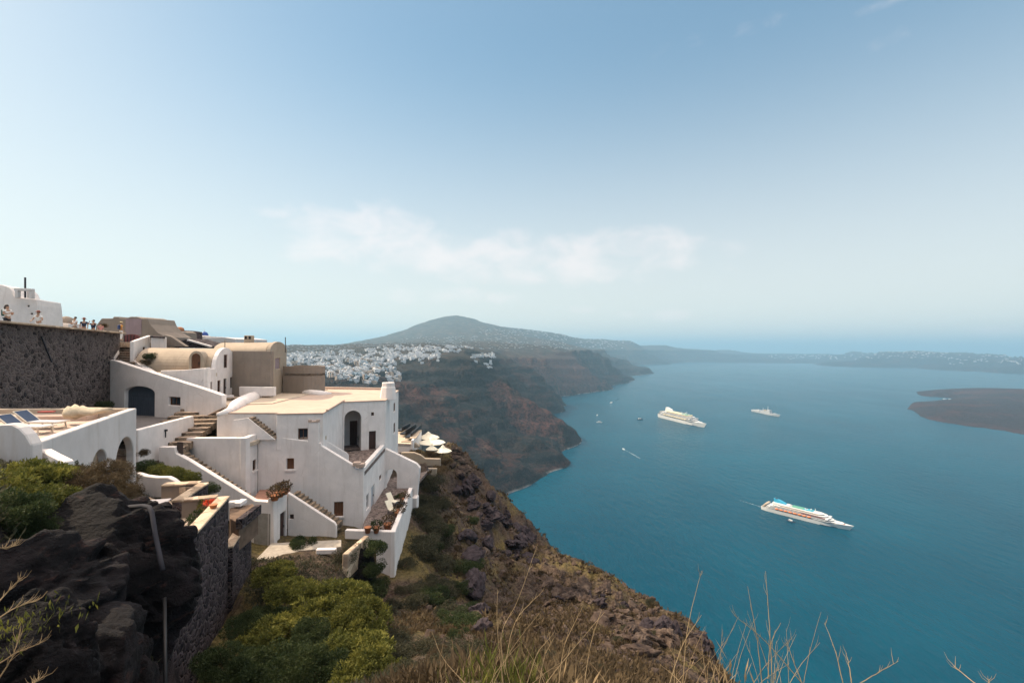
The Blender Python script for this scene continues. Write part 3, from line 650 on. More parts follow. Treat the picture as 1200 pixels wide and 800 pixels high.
# ================================================================ courtyard, gate wall, street steps
g = thing('courtyard_parapet', 'low white wall with a sunlit top in front of the gated yard', 'wall', W(195, 530, 32))
pC = Pl(W(162, 503.5, 29), W(227, 487, 35))
wall(g, 'wall', pC, [(162, 503.5), (227, 487), (228, 500), (214, 512), (196, 530), (182, 545), (162, 545)], .35)
m = MB(); p = pC.P(pC.uz(193, 510)[0], pC.uz(193, 504)[1], .06); m.bar(p, p - Vector((0, 0, .5)), .05); m.box(p, (.2, .12, .12)); m.build('lamp_bracket', BLKM, g)
yd = slab(None, 'courtyard', [Vector((-36, 34, -6.15)), Vector((-23.9, 29.4, -6.15)), Vector((-24.6, 35.2, -6.15)), Vector((-24.5, 38.5, -6.15)), Vector((-38, 41, -6.15))], .3, M('grey_yard_paving', (.13, .12, .12), .9, .2, bump=.3)); tag(yd, kind='structure')
g = thing('gate_wall', 'broad white wall falling to the right with a slate blue arched gate', 'wall', W(190, 488, 38))
pG = Pl(W(118, 421, 40), W(260, 463, 36.5))
gt = ouz(pG, (146, 452.5, 181, 487.5))
wall(g, 'wall', pG, [(117.5, 420.5), (135, 422.5), (150, 427.5), (200, 443.5), (240, 456), (260, 463), (260, 478), (240, 488), (228, 495), (117.5, 495)], .45,
     ops=[('gate', (gt[0], gt[1], gt[2], gt[3]), dict(uz=True, arch=True, rise=.55, m=GATEB, rec=.3)), ('window', (197.5, 465, 211, 475), dict(rec=.2))])
# street steps
g = thing('street_steps', 'wide worn stone street steps rising between the white walls', 'stairs', W(235, 500, 36))
pa = W(262, 466, 41); pb = W(206, 519, 31.5); pa.z = -4.75; pb.z = -7.35
m = MB(); n = 13
for i in range(n):
    t0 = i / n; t1 = (i + 1) / n + .01; a = pa.lerp(pb, t0); b = pa.lerp(pb, t1); b.z = a.z; s0 = Vector((-1, -.25, 0)) * (1.0 + 1.2 * t0) * 1.7; s1 = Vector((1, .25, 0)) * (1.9 - 1.5 * t0)
    m.prism([a + s0, a + s1, b + s1, b + s0], (0, 0, -.5))
m.build('steps', STEPM, g)
m = MB()
for i in range(n):
    a = pa.lerp(pb, i / n) + Vector((0, 0, .012)); a2 = a + Vector((.12, -.25, 0)); s0 = Vector((-1, -.25, 0)) * (1.0 + 1.2 * i / n) * 1.66; s1 = Vector((1, .25, 0)) * (1.88 - 1.5 * i / n)
    b = pa.lerp(pb, (i + 1) / n); e = (b - a).normalized(); e.z = 0
    m.prism([b + s0 - e * .12 + Vector((0, 0, a.z - b.z)), b + s1 - e * .12 + Vector((0, 0, a.z - b.z)), b + s1 + e * .03 + Vector((0, 0, a.z - b.z)), b + s0 + e * .03 + Vector((0, 0, a.z - b.z))], (0, 0, -.03))
m.build('step_nosing', ROOFM, g)

# ================================================================ vaulted white house
g = thing('vaulted_house', 'white house with a sandy barrel-vaulted roof and an arched dormer door', 'house', W(240, 460, 41))
gN = W(252, 430, 40.0); gF = W(275.5, 462, 44.6); pGb = Pl(gN, gF); zs = -2.15; zr = -.3
# gable: straight side up to the springing then a half round
L = pGb.L; n = 14
out = [(0, -5.6), (L, -5.6), (L, zs)] + [(L / 2 + L / 2 * math.cos(math.pi * k / n), zs + (zr - zs) * math.sin(math.pi * k / n)) for k in range(1, n)] + [(0, zs)]
wall(g, 'gable_wall', pGb, out, .35, uz=True, ops=[('window', (262, 415.5, 266.3, 431), dict(rec=.1)), ('window', (243.4 + 0, 447.5, 247.3, 458), dict(rec=.12, uz=False)) if False else ('window', (254.5, 445.5, 258.3, 459.5), dict(rec=.12)), ('door', (261.5, 443.5, 265.5, 464), dict(rec=.12)), ('window', (269.3, 441.7, 272.2, 454.5), dict(rec=.12))], off=.03)
m = MB(); ax = Vector((-7.4, .9, 0))
prof = [pGb.P(u, z, -.36) for u, z in [(L - .03, -4), (L - .03, zs)] + [(L / 2 + (L / 2 - .03) * math.cos(math.pi * k / 20), zs + (zr - .08 - zs) * math.sin(math.pi * k / 20)) for k in range(1, 20)] + [(.03, zs), (.03, -4)]]
i0 = len(m.v); nn = len(prof)
m.prism(prof, ax); m.build('vault_roof', SAND, g, smooth=False)
# arched dormer with a brown door
pD = Pl(W(221, 433, 39.4), W(238.5, 433, 39.6)); da = ouz(pD, (224, 414, 234.8, 432.5)); DL = pD.L
wall(g, 'dormer_wall', pD, archp(0, DL, -2.4, pD.uz(230, 411)[1], rise=.75), .9, SAND, uz=True, ops=[('door', (da[0], da[1], -2.35, da[3]), dict(uz=True, arch=True, m=BROWN, rec=.12))])
# terrace front wall, curving
pX = Pl(W(188, 434, 39.0), W(243.5, 431, 38.6)); wall(g, 'terrace_wall', pX, [(188, 434), (215, 433.5), (243.5, 430.5), (243.5, 470), (188, 470)], .35)
pX2 = Pl(W(243.5, 431, 38.6), gN); wall(g, 'terrace_wall', pX2, rectp(0, pX2.L + .01, -5.4, zs + .05), .35, uz=True, off=.003, ops=[('window', (245.5, 447.5, 248.8, 458), dict(rec=.1))])
slab(g, 'vault_terrace', [Vector((p[0], p[1], -2.5)) for p in [xy(W(188, 434, 39.3)), xy(W(243, 431, 39.0)), xy(gN + Vector((0, .3, 0))), (-33, 41.5)]], .3, FLOORM)
m = MB(); zc = W(264, 405, 42).z; m.bar((gN + (gF - gN) * .5) + Vector((-.1, 0, zr - (gN + (gF - gN) * .5).z)), (gN + (gF - gN) * .5) + Vector((-.1, 0, zr + .7 - (gN + (gF - gN) * .5).z)), .06)
m.bar(Vector((-26.9, 42.1, zr + .5)), Vector((-26.3, 42.6, zr + .5)), .06); m.build('roof_cross', SAND, g)

# ================================================================ larger beige vaulted hall
g = thing('vaulted_hall', 'tall beige barrel-vaulted hall with a pink shuttered window', 'house', W(300, 456, 46))
hN = W(316, 430, 43.6); hF = W(335.5, 430, 49.2); pH = Pl(hN, hF); L = pH.L; zs = W(316, 412, 43.6).z; zr = .35
out = [(0, -5.6), (L, -5.6), (L, zs)] + [(L / 2 + L / 2 * math.cos(math.pi * k / n), zs + (zr - zs) * math.sin(math.pi * k / n)) for k in range(1, n)] + [(0, zs)]
wall(g, 'gable_wall', pH, out, .35, SAND, uz=True, ops=[('shutter', (322.3, 419.5, 328, 432), dict(rec=.1, m=MAUVE))], off=.03)
hL = W(250, 430, 44.2); pHf = Pl(hL, hN); wall(g, 'front_wall', pHf, rectp(0, pHf.L + .25, -6, zs + .06), .5, BEIGE, uz=True, off=.22)
m = MB(); prof = [pH.P(u, z, -.36) for u, z in [(L - .03, -5), (L - .03, zs)] + [(L / 2 + (L / 2 - .03) * math.cos(math.pi * k / 20), zs + (zr - .08 - zs) * math.sin(math.pi * k / 20)) for k in range(1, 20)] + [(.03, zs), (.03, -5)]]
m.prism(prof, (hL - hN) * .97 + Vector((0, .25, 0))); m.build('vault_roof', SAND, g)
m = MB(); c = W(292, 397, 46.5); m.box(c + Vector((0, 0, -.1)), (.8, .5, .9)); cm_ = m.build('chimney', SAND, g, bevel=.04)
m = MB(); [MB().box(c + Vector((dx, -.255, .12)), (.22, .02, .3)).build('flue_opening', DARK, cm_) for dx in (-.2, .2)]
m = MB(); p = W(334.5, 395, 47); m.bar(p, p - Vector((0, 0, 1.6)), .06); m.build('roof_mast', BLKM, g)
# rounded parapet block to its right
g = thing('rounded_parapet_house', 'low beige block with a rounded parapet beside the vaulted hall', 'house', W(355, 456, 48))
c0 = W(335, 426, 47.4); c1 = W(374, 432, 47.0); m = MB(); ring = []; ztp = W(360, 429.5, 47).z
cen = Vector((c1.x - 1.6, c1.y + 1.5, 0)); pts = [Vector((c0.x - .3, c0.y, 0)), Vector((cen.x, cen.y - 1.5, 0))] + [cen + Vector((math.sin(a) * 1.5, -math.cos(a) * 1.5, 0)) for a in [R(15 * k) for k in range(1, 13)]] + [Vector((c0.x - .3, cen.y + 1.5, 0))]
inner = [Vector((cen.x - 4, cen.y - 1.2, 0))] 
def ringwall(m, path, t, z0, z1):
    for a, b in zip(path[:-1], path[1:]):
        d = (b - a).normalized(); nrm = Vector((-d.y, d.x, 0)); a2 = a + nrm * t; b2 = b + nrm * t
        m.prism([Vector((p.x, p.y, z1)) for p in (a, b, b2, a2)], (0, 0, z0 - z1))
ringwall(m, pts, .3, -5.7, ztp); m.build('parapet', BEIGE, g, weld=True)
slab(g, 'deck', [Vector((p.x, p.y, ztp - .7)) for p in pts], .3, STEPM)
m = MB(); m.tube([Vector((c0.x + 2.0, c0.y - .1, -4.9)), Vector((c1.x + .3, c1.y - .3, -5.0)), Vector((c1.x + 1.0, c1.y + .6, -5.1))], [.35, .4, .2], 8); m.build('plinth', WHITE, g, smooth=True)

# debris / low rubble on the roof behind
# ================================================================ upper left: retaining wall, street, houses behind
g = thing('stone_retaining_wall', 'high dark lava stone retaining wall below the crowd', 'wall', W(70, 470, 32))
wp0 = W(-60, 375, 22); wp1 = W(0, 378.3, 26.5); wp2 = W(141, 391, 41.5)
pE = Pl(wp1, wp2); wall(g, 'wall', pE, [(-30, 375.5), (0, 378.3), (50, 382), (100, 386.5), (141, 391), (138, 480), (-30, 480)], .7, STONE)
coping(g, 'coping', [pE.at(-30, 375) + Vector((0, 0, .02)), pE.at(141, 390.5) + Vector((0, 0, .02))], .9, .12, STONE3, bevel=.02)
for v_ in []: pass
m = MB(); m.bar(pE.P(pE.uz(47, 395)[0], pE.uz(47, 394)[1], .06), pE.P(pE.uz(59, 415)[0], pE.uz(59, 424)[1], .08), .07); m.build('slanting_bar', GREYP, g)  # dark slanting line on the wall face, built as a thin bar
st = slab(None, 'street', [Vector((-31.5, 27.3, .45)), Vector((-36.8, 40.5, .2)), Vector((-36, 44.5, .1)), Vector((-38, 52, .0)), Vector((-75, 52, .2)), Vector((-50, 24, .6))], .5, STEPM); tag(st, kind='structure')
# sunlit upper stair beside the retaining wall + curved wall
g = thing('upper_stair', 'narrow sunlit stone stair climbing beside the dark retaining wall', 'stairs', W(145, 420, 42))
steps(g, 'steps', Vector((W(141, 402, 44.5).x, 44.5, W(150, 402, 44.5).z)), Vector((W(136, 428, 40.6).x, 40.6, W(140, 427, 40.6).z)), 1.9, 9, STEPM, side=Vector((1, .12, 0)))
m = MB(); 
A_ = Vector((W(141, 402, 44.5).x, 44.5, W(150, 402, 44.5).z)); B_ = Vector((W(136, 428, 40.6).x, 40.6, W(140, 427, 40.6).z))
for i in range(9):
    p = A_.lerp(B_, (i + 1) / 9); z = A_.z + (B_.z - A_.z) * i / 9; m.box((p.x + .95, p.y + .04, z + .01), (1.86, .12, .05))
m.build('step_nosing', ROOFM, g)
m = MB(); m.bar(W(137.5, 412, 41.2), W(131.5, 421, 40.3), .28, .35); m.build('stair_kerb', WHITE2, g, bevel=.03)
g = thing('curved_stair_wall', 'curving white parapet with a broad sunlit top beside the upper stair', 'wall', W(160, 430, 41))
path = [(173, 393.5, 45.5), (165, 396, 45), (158, 402, 44), (154, 409, 43), (153, 416, 42), (156, 422, 41), (163, 427.5, 40.3), (171, 432, 40), (179, 437, 39.8)]
m = MB(); P_ = [W(x, y, d) for x, y, d in path]
for k in range(len(P_) - 1):
    a, b = P_[k], P_[k + 1]; d = (b - a); d.z = 0; d.normalize(); nr = Vector((-d.y, d.x, 0)) * .45
    d2 = (P_[min(k + 2, len(P_) - 1)] - b); d2.z = 0; d2 = d2.normalized() if d2.length > .01 else d; nr2 = Vector((-d2.y, d2.x, 0)) * .45
    if k == 0: pn = nr
    q = [a, b, b + nr2, a + pn]; i = len(m.v)
    m.v += [tuple(p) for p in q] + [(p.x, p.y, p.z - 2.6) for p in q]
    for f in ((0, 1, 2, 3), (0, 4, 5, 1), (1, 5, 6, 2), (2, 6, 7, 3), (3, 7, 4, 0)): m.f.append(tuple(i + j for j in f)); m.mi.append(0)
    pn = nr2
m.build('wall', WHITE, g, weld=True)
# mauve-walled house behind the curved wall
g = thing('corner_house', 'bluish white house corner with a small black vent beside the curved wall', 'house', W(180, 430, 42))
pM = Pl(W(158, 420, 41.2), W(177, 400, 46)); wall(g, 'wall', pM, [(157, 424), (177, 424), (177, 393), (157, 400)], .3, WHITE, ops=[('window', (167.6, 406.7, 170.3, 410), dict(rec=.08, bw=.02))])
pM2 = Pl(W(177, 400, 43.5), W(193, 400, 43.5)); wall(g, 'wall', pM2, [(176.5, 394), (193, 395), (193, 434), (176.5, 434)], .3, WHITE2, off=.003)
slab(g, 'roof', [W(176, 393.5, 43.4), W(193.5, 394.5, 43.4), W(192, 394, 47), W(176, 393, 47)], .15, STONE2)
# beige house on the crest
g = thing('crest_house', 'beige flat-topped house with a mauve panel and a sweeping side wall on the crest', 'house', W(150, 400, 50))
pJ = Pl(W(112, 390, 50), W(186, 392, 50))
out = [(112, 382), (119, 373), (132, 373), (133, 371), (139, 371), (140, 373), (147, 373), (153, 371), (160, 371), (166, 373), (173, 373), (176, 380), (184, 389), (195, 395), (195, 405), (112, 405)]
wall(g, 'wall', pJ, out, 4.0, BEIGE); u0, u1, z0, z1 = ouz(pJ, (147.5, 373.5, 166, 392))
m = MB(); m.prism([pJ.P(*q, .05) for q in rectp(u0, u1, z0, z1)], -pJ.n * .06); m.build('panel', MAUVE, g)
g = thing('red_gate', 'dark red gate at the top of the upper stair', 'gate', W(153, 403, 45.6))
pZ = Pl(W(145, 400, 45.8), W(163, 400, 45.4)); wall(g, 'gate', pZ, archp(0, pZ.L, W(150, 404, 45.6).z, W(150, 391.5, 45.6).z, rise=.25), .08, REDP, uz=True, bevel=0)
m = MB(); [m.bar(pZ.P(u_, W(150, 404, 45.6).z, .03), pZ.P(u_, W(150, 392.5, 45.6).z, .03), .04) for u_ in (.1, .5, .9, 1.3)]; m.build('gate_bar', BLKM, g)
# top-left white house with roof frame and mast
g = thing('hilltop_house', 'bluish white rounded house with a roof frame and mast at the far left', 'house', W(25, 385, 50))
pY = Pl(W(-30, 380, 50), W(46, 380, 52))
wall(g, 'wall', pY, [(-30, 333), (2, 333.5), (10, 336), (14, 340), (17, 347), (24, 348.5), (43, 350.5), (44.5, 358), (46.5, 382), (46.5, 395), (-30, 395)], 5., WHITE, bevel=.15,
     ops=[('window', (32, 357.5, 34.3, 359.8), dict(rec=.1, bw=.02)), ('window', (36, 366.5, 38, 368.8), dict(rec=.1, bw=.02))])
m = MB(); a, b, c, d = W(21, 349, 51), W(21, 339.5, 51), W(38, 340.5, 51), W(38, 350, 51)
m.bar(a, b, .35); m.bar(b + Vector((-.3, 0, .05)), c + Vector((.15, 0, .05)), .3); m.bar(c, d, .3); m.bar(W(35, 341, 52), W(35, 350, 52), .5, .2); m.build('roof_frame', WHITE2, g, bevel=.03)
m = MB(); m.tube([W(29.5, 349, 51), W(29.5, 325, 51)], .09, 6); m.build('mast', GREYP, g)
# chapel shapes behind the crowd
g = thing('small_chapel', 'tiny white chapel with an arched belfry beyond the wall', 'chapel', W(60, 385, 58))
m = MB(); m.prism([W(x, y, 58) for x, y in ((52, 395), (52, 373), (56, 371), (62, 371), (64, 377), (66, 378), (80, 379), (80, 395))], (0, 2, 0)); m.build('wall', WHITE, g, bevel=.05)
pts = [W(55, 374, 57.5)] + [W(57.7 + 3.4 * math.cos(a), 371 - 3.2 * math.sin(a), 57.5) for a in [math.pi - math.pi * k / 8 for k in range(9)]] + [W(61, 374, 57.5)]
m = MB(); m.tube(pts, .16, 6); m.build('belfry_arch', WHITE, g); m = MB(); m.box(W(58, 366.5, 57.5), (.1, .1, .3)); m.build('cross', WHITE2, g)
c = W(69, 377, 58); m = MB(); m.lathe([(1.0, -.3), (.95, .1), (.7, .5), (.3, .72), (.02, .78)], c + Vector((0, 1, 0)), 12); m.build('dome', BEIGE, g, smooth=True)
# houses beyond, on the skyline
def simple_house(label, poly, D, depth, mat, loc, roofmat=None, win=(), cat='house'):
    g = thing('skyline_house', label, cat, W(loc[0], loc[1], D)); p_ = Pl(W(poly[0][0], 390, D), W(poly[0][0] + 10, 390, D))
    wall(g, 'wall', p_, poly, depth, mat, ops=[('window', b, dict(rec=.12)) for b in win], bevel=.04)
    return g, p_
g, p_ = simple_house('low dark-walled roof ridge left of the red dome on the skyline', [(182, 388), (186, 385.8), (197, 386), (207, 387.5), (207, 402), (182, 402)], 60, 5, STONE2, (190, 392))
g, p_ = simple_house('small rounded pale house with a red pot-shaped cap', [(198, 401), (199, 391), (204, 388.5), (209, 387.5), (214, 389.5), (215, 401)], 56, 2.5, BEIGE, (205, 392))
m = MB(); m.lathe([(.42, 0), (.5, .25), (.4, .5), (.16, .62)], W(205, 388.6, 56) + Vector((0, .8, 0)), 12); m.build('dome', TERRA, g, smooth=True)
g, p_ = simple_house('white chapel with a small blue dome on the skyline', [(214, 400), (215, 394.5), (227, 393.5), (241, 394), (241, 404), (214, 404)], 66, 4, WHITE2, (230, 395), cat='chapel')
c = W(233, 393.4, 66) + Vector((0, 1.2, 0)); m = MB(); m.lathe([(.52, 0), (.5, .25), (.36, .5), (.14, .62), (.02, .66)], c, 14); d_ = m.build('dome', BLUEP, g, smooth=True)
m = MB(); m.bar(c + Vector((0, 0, .6)), c + Vector((0, 0, .95)), .06); m.build('finial', WHITE, d_); m = MB(); m.lathe([(.8, -.5), (.78, 0), (.5, .08)], c, 14); m.build('drum', WHITE, g, smooth=True)
g, p_ = simple_house('long grey flat roof behind the vaulted house', [(236, 405), (238, 395.5), (262, 395), (276, 397), (276, 405)], 62, 8, WHITE2, (250, 398))
g, p_ = simple_house('sloping stone yard wall behind the vaulted roof', [(192, 406), (192, 392), (200, 394), (218, 406)], 47, .5, BEIGE, (200, 400), cat='wall')
g, p_ = simple_house('dark stone terrace edge under the skyline houses', [(205, 407), (207, 399), (222, 397), (240, 402), (252, 406), (252, 408)], 50, 3, STONE2, (225, 402), cat='wall')
m = MB(); m.bar(W(221, 398.2, 49.9), W(248, 406, 49.9), .45, .16); m.build('coping', WHITE, g)
# yard floor between street steps, hall and vault
yf = slab(None, 'back_yard', [Vector((-30, 44, -4.95)), Vector((-24.5, 37.3, -4.95)), Vector((-20.5, 39, -4.98)), Vector((-21, 52, -4.98)), Vector((-31, 52, -4.95))], .4, FLOORM); tag(yf, kind='structure')
g = thing('yard_wall', 'low pale wall stretching in front of the vaulted hall', 'wall', W(300, 455, 43))
pV = Pl(W(262, 455, 43.2), W(320, 453, 42.6)); wall(g, 'wall', pV, [(280, 453), (321, 453.5), (321, 464), (280, 464)], .35)
g = thing('short_step_wall', 'short white wall block at the foot of the vaulted house', 'wall', W(268, 466, 42))
pV = Pl(W(260, 460, 40.6), W(275, 460, 41.3)); wall(g, 'wall', pV, [(260.5, 463.5), (274.5, 463), (274.5, 474), (260.5, 474)], .3)
# ================================================================ near ground
NP = []
def np_(*a):
    for px, py, D in a: NP.append((px, 600 * math.log(D), W(px, py, D).z))
def nz_(*a):
    for px, D, z in a: NP.append((px, 600 * math.log(D), z))
SIL = [(872, 806, 27), (865, 800, 28), (840, 762, 33), (810, 737, 38), (770, 714, 45), (740, 697, 50), (700, 674, 58), (650, 650, 70), (612, 620, 84), (590, 603, 92), (562, 577, 86), (545, 553, 80), (535, 534, 76), (520, 524, 73)]
for px, py, D in SIL:
    np_((px, py, D), (px, py + 22, D * 1.12)); s_ = -W(px, py, 1).z
    for f_, e_ in ((1.3, .16), (1.8, .38), (2.6, .75)): 
        if D * f_ < 300: nz_((px, D * f_, -D * f_ * (s_ + e_)))
    nz_((px, 290, -300 if px > 560 else -230))
# slope below the parapet and right of it
np_((600, 800, 6.2), (600, 760, 13), (600, 740, 20), (600, 700, 40), (600, 660, 58), (700, 800, 10), (700, 760, 20), (700, 740, 26), (700, 705, 42), (800, 800, 17), (780, 770, 25), (760, 735, 38), (840, 800, 23), (650, 700, 45), (650, 760, 18),
    (500, 800, 7.5), (520, 745, 21), (520, 700, 31), (520, 655, 39), (540, 625, 50), (560, 650, 52), (500, 600, 44), (510, 575, 52), (530, 580, 62), (520, 545, 66), (490, 640, 37), (463, 692, 30.5), (480, 660, 34), (485, 600, 43), (470, 760, 17), (560, 720, 32),
    (500, 548, 50), (480, 540, 55), (500, 530, 66), (470, 525, 66))
# path, garden and the bed
nz_((330, 31, -12.95), (300, 29, -12.9), (400, 31.5, -13.6), (424, 32.5, -13.7), (360, 30, -13.0), (400, 29, -13.2), (310, 26, -12.6), (350, 26.5, -12.5), (400, 26, -12.7), (440, 30, -17.0), (440, 26, -15.5), (450, 22, -13.5), (290, 22, -12.0),
    (340, 20, -11.8), (400, 20, -11.9), (300, 15, -11.2), (380, 14, -10.2), (440, 14, -10.4), (260, 12, -10.8), (420, 9, -7.0), (350, 9, -7.6), (260, 8.5, -8.2), (345, 34, -13.8), (426, 36, -13.9), (380, 45, -14.5), (440, 42, -13.9), (470, 42, -14.0),
    (300, 33, -13.3), (260, 31, -12), (270, 25, -12.8), (240, 22, -13.8), (230, 17, -14.2), (214, 14, -14), (200, 12.5, -12.5), (232, 13, -12.5))
# left garden under the sun terrace, the rock outcrop
nz_((0, 9, -3.5), (0, 14, -3.9), (60, 13, -4.1), (120, 13, -4.5), (160, 13.5, -5.2), (100, 16, -4.5), (40, 18, -4.8), (100, 22, -6.6), (150, 22, -7.6), (0, 20, -5.2), (60, 10.6, -4.2), (120, 10.8, -4.6), (170, 11.2, -5.2),
    (60, 9.0, -6.8), (120, 9.2, -7.2), (165, 9.6, -8.5), (20, 7.5, -5.6), (80, 7, -7.0), (150, 7, -9), (196, 11.5, -9.5), (215, 10, -11), (0, 5, -3.7), (100, 4.5, -4.2), (190, 15.5, -8.3), (200, 19, -8.4), (190, 22, -8.3), (160, 18, -7.5),
    (170, 26, -8.0), (200, 27, -8.2), (230, 28, -9.0), (250, 28.5, -10.5), (160, 29, -7.8), (200, 31, -8.2), (-200, 9, -3.0), (-200, 20, -4), (-200, 5, -2.4), (-500, 10, -2.5), (-500, 30, -4))
# under the village
nz_((220, 32, -8.6), (260, 33, -9), (300, 36, -11), (360, 38, -12.5), (420, 40, -13.8), (200, 36, -7.2), (160, 36, -6.6), (100, 34, -6.6), (60, 30, -6.6), (0, 27, -6.4), (240, 38, -6.2), (262, 41, -5.3), (300, 45, -6.0), (360, 50, -8), (420, 52, -12),
    (150, 42.5, -5.2), (160, 39.6, -7), (120, 39.6, -7), (185, 39.5, -7), (90, 38, -7), (210, 38, -6.8), (130, 44, -1.6), (200, 43, -4.2), (250, 46, -5.4), (180, 47, -2.0), (130, 50, -.6), (60, 40, -.8), (0, 30, -.9), (-200, 22, -1), (-200, 60, -1), (60, 60, -1), (200, 60, -2.2), (260, 60, -6), (330, 60, -8), (400, 62, -13), (460, 58, -14.5),
    (100, 80, -5), (250, 80, -10), (400, 80, -20), (470, 80, -28), (0, 150, -20), (250, 150, -28), (400, 150, -45), (480, 130, -60), (520, 130, -80), (-300, 200, -30), (0, 300, -60), (250, 300, -85), (400, 300, -130), (480, 300, -190), (440, 200, -85), (-500, 300, -60))
# under the camera
nz_(*[(p, d, z) for d, zz in ((1.0, -1.7), (2.4, -1.95)) for p, z in ((-500, zz), (0, zz), (300, zz), (600, zz), (900, zz - .15), (1200, zz - .35), (1900, zz - .8))])
nz_((600, 4, -3.0), (450, 4.5, -3.5), (300, 4.5, -4.4), (800, 4.2, -3.5), (800, 8, -7.0), (1000, 6, -6.2), (1000, 4, -4.0), (1200, 5, -6.5), (900, 12, -11), (1000, 12, -13), (1200, 12, -17), (1900, 6, -9), (1900, 30, -70), (950, 30, -34), (1200, 30, -48), (950, 60, -78), (1200, 60, -100), (900, 40, -40),
    (950, 120, -160), (1200, 120, -200), (1900, 120, -280), (950, 220, -300), (1200, 220, -320), (1900, 250, -330), (1200, 300, -340))
NR = RBF([(c[0], c[1] * .6) for c in NP], [c[2] / math.exp(c[1] / 600) for c in NP], 1.0)
def near_base(px, D): return NR(px, 360 * np.log(D)) * D
def near_z(px, D):
    z = near_base(px, D); x = (px - 600) / F * D
    wild = np.clip((px - 430) / 60., 0, 1) * np.clip((D - 3) / 20., 0, 1) + .12
    wild = np.maximum(wild, np.clip((D - 65) / 30., 0, 1))
    crag = smst(px + 0 * D, 505, 560) * smst(D + 0 * px, 25, 60)
    n = .55 * fbm(x / 3.1, D / 3.1, 4, .6) + 1.3 * wild * fbm(x / 9. + 4, D / 9., 4, .55) * np.clip(D / 40., .3, 2)
    rg = ridged((x * .9 + D * .4) / 5., (D * .9 - x * .4) / 11., 4, .6)
    rg2 = ridged((x * .9 + D * .45) / 1.7, (D * .9 - x * .45) / 3.6, 4, .65)
    s1 = np.clip((px - 440) / 60., 0, 1) * np.clip((D - 8) / 20., 0, 1)
    return z + n * wild + crag * 1.5 * rg + s1 * (.30 * rg2 + .5 * crag * rg2) + .06 * fbm(x / .7, D / .7, 3) * np.clip(D / 10., .1, 1)
pxs = np.linspace(-700, 2000, 720); pxs = np.concatenate([np.linspace(-700, -60, 50)[:-1], np.linspace(-60, 960, 620), np.linspace(960, 2000, 50)[1:]])
Ds = np.geomspace(.9, 345, 620); Dg, Pg = np.meshgrid(Ds, pxs, indexing='ij'); Zg = near_z(Pg, Dg); XW = (Pg - 600) / F * Dg
def march_near(px, py, d0=2.0, d1=200, n=900):
    d = np.geomspace(d0, d1, n); r = ray(px, py); x = r.x * d; z = near_z(600 + x / d * F, d); h = np.where(r.z * d < z)[0]
    return None if len(h) == 0 else Vector((x[h[0]], d[h[0]], float(z[h[0]])))
def gz(x, y):
    return float(near_z(np.array([600 + x / y * F]), np.array([y]))[0])
t = NT("stony_ground"); wv = t.coord(which='World'); nA = t.noise(wv, .11, 6, .62); nB = t.noise(wv, .75, 6, .7); nC = t.noise(wv, 4.5, 5, .75)
cel = t.voro(wv, 2.6, 'F1', 1, 1); ce = t.sep(cel)[0]
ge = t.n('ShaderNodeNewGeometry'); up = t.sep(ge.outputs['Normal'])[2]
c1 = t.ramp(nB, [(.28, (.010, .008, .009)), (.5, (.040, .027, .022)), (.72, (.10, .070, .052))])
c2 = t.mix(t.ramp(nC, [(.4, 0.), (.65, .7)]), c1, (.16, .12, .088))
c3 = t.mix(t.math('MULTIPLY', t.ramp(nA, [(.48, 0.), (.60, 1.)]), t.ramp(up, [(.6, 0.), (.85, .85)])), c2, t.ramp(nC, [(.35, (.055, .050, .02)), (.6, (.17, .13, .05))]))
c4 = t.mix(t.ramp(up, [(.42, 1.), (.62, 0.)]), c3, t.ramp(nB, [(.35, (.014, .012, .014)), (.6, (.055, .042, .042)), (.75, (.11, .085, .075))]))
t.col(c4); t.rough(.95, .12); t.bump(t.math('ADD', t.math('MULTIPLY', nB, 1.2), t.math('ADD', t.math('MULTIPLY', nC, .35), t.math('MULTIPLY', ce, .18))), 1., .35)
o = link("ground", grid_mesh("ground", XW, Dg, Zg, Zg > SEA - 12), t.m); tag(o, kind='structure', label='steep stony slope falling from the village to the sea')

# ---------------------------------------------------------------- rock outcrop
t = NT("purple_lava_rock"); wv = t.coord(which='World'); nA = t.noise(wv, .6, 6, .65, 1.); nB = t.noise(wv, 3.2, 6, .7); wvv = t.coord((1, 1, 3.0), 'World'); nC = t.noise(wvv, 1.1, 5, .7)
c1 = t.ramp(nA, [(.3, (.003, .003, .0045)), (.5, (.008, .006, .008)), (.66, (.022, .015, .018))]); c2 = t.mix(t.ramp(nC, [(.58, 0.), (.68, .8)]), c1, (.075, .034, .027)); c3 = t.mix(t.ramp(nB, [(.6, 0.), (.72, .4)]), c2, (.075, .062, .066))
t.col(c3); t.rough(.85, .25); n9 = t.noise(wv, 11., 5, .75); t.bump(t.math('ADD', t.math('ADD', nB, nC), t.math('MULTIPLY', n9, .5)), 1., .26); ROCKM = t.m
t = NT("brown_scree_rock"); ov = t.coord(which='World'); nA = t.noise(ov, 1.2, 6, .7); t.col(t.ramp(nA, [(.3, (.022, .017, .017)), (.5, (.068, .049, .040)), (.7, (.15, .112, .088))])); t.rough(.95, .1); t.bump(nA, .8, .1); SCREEM = t.m
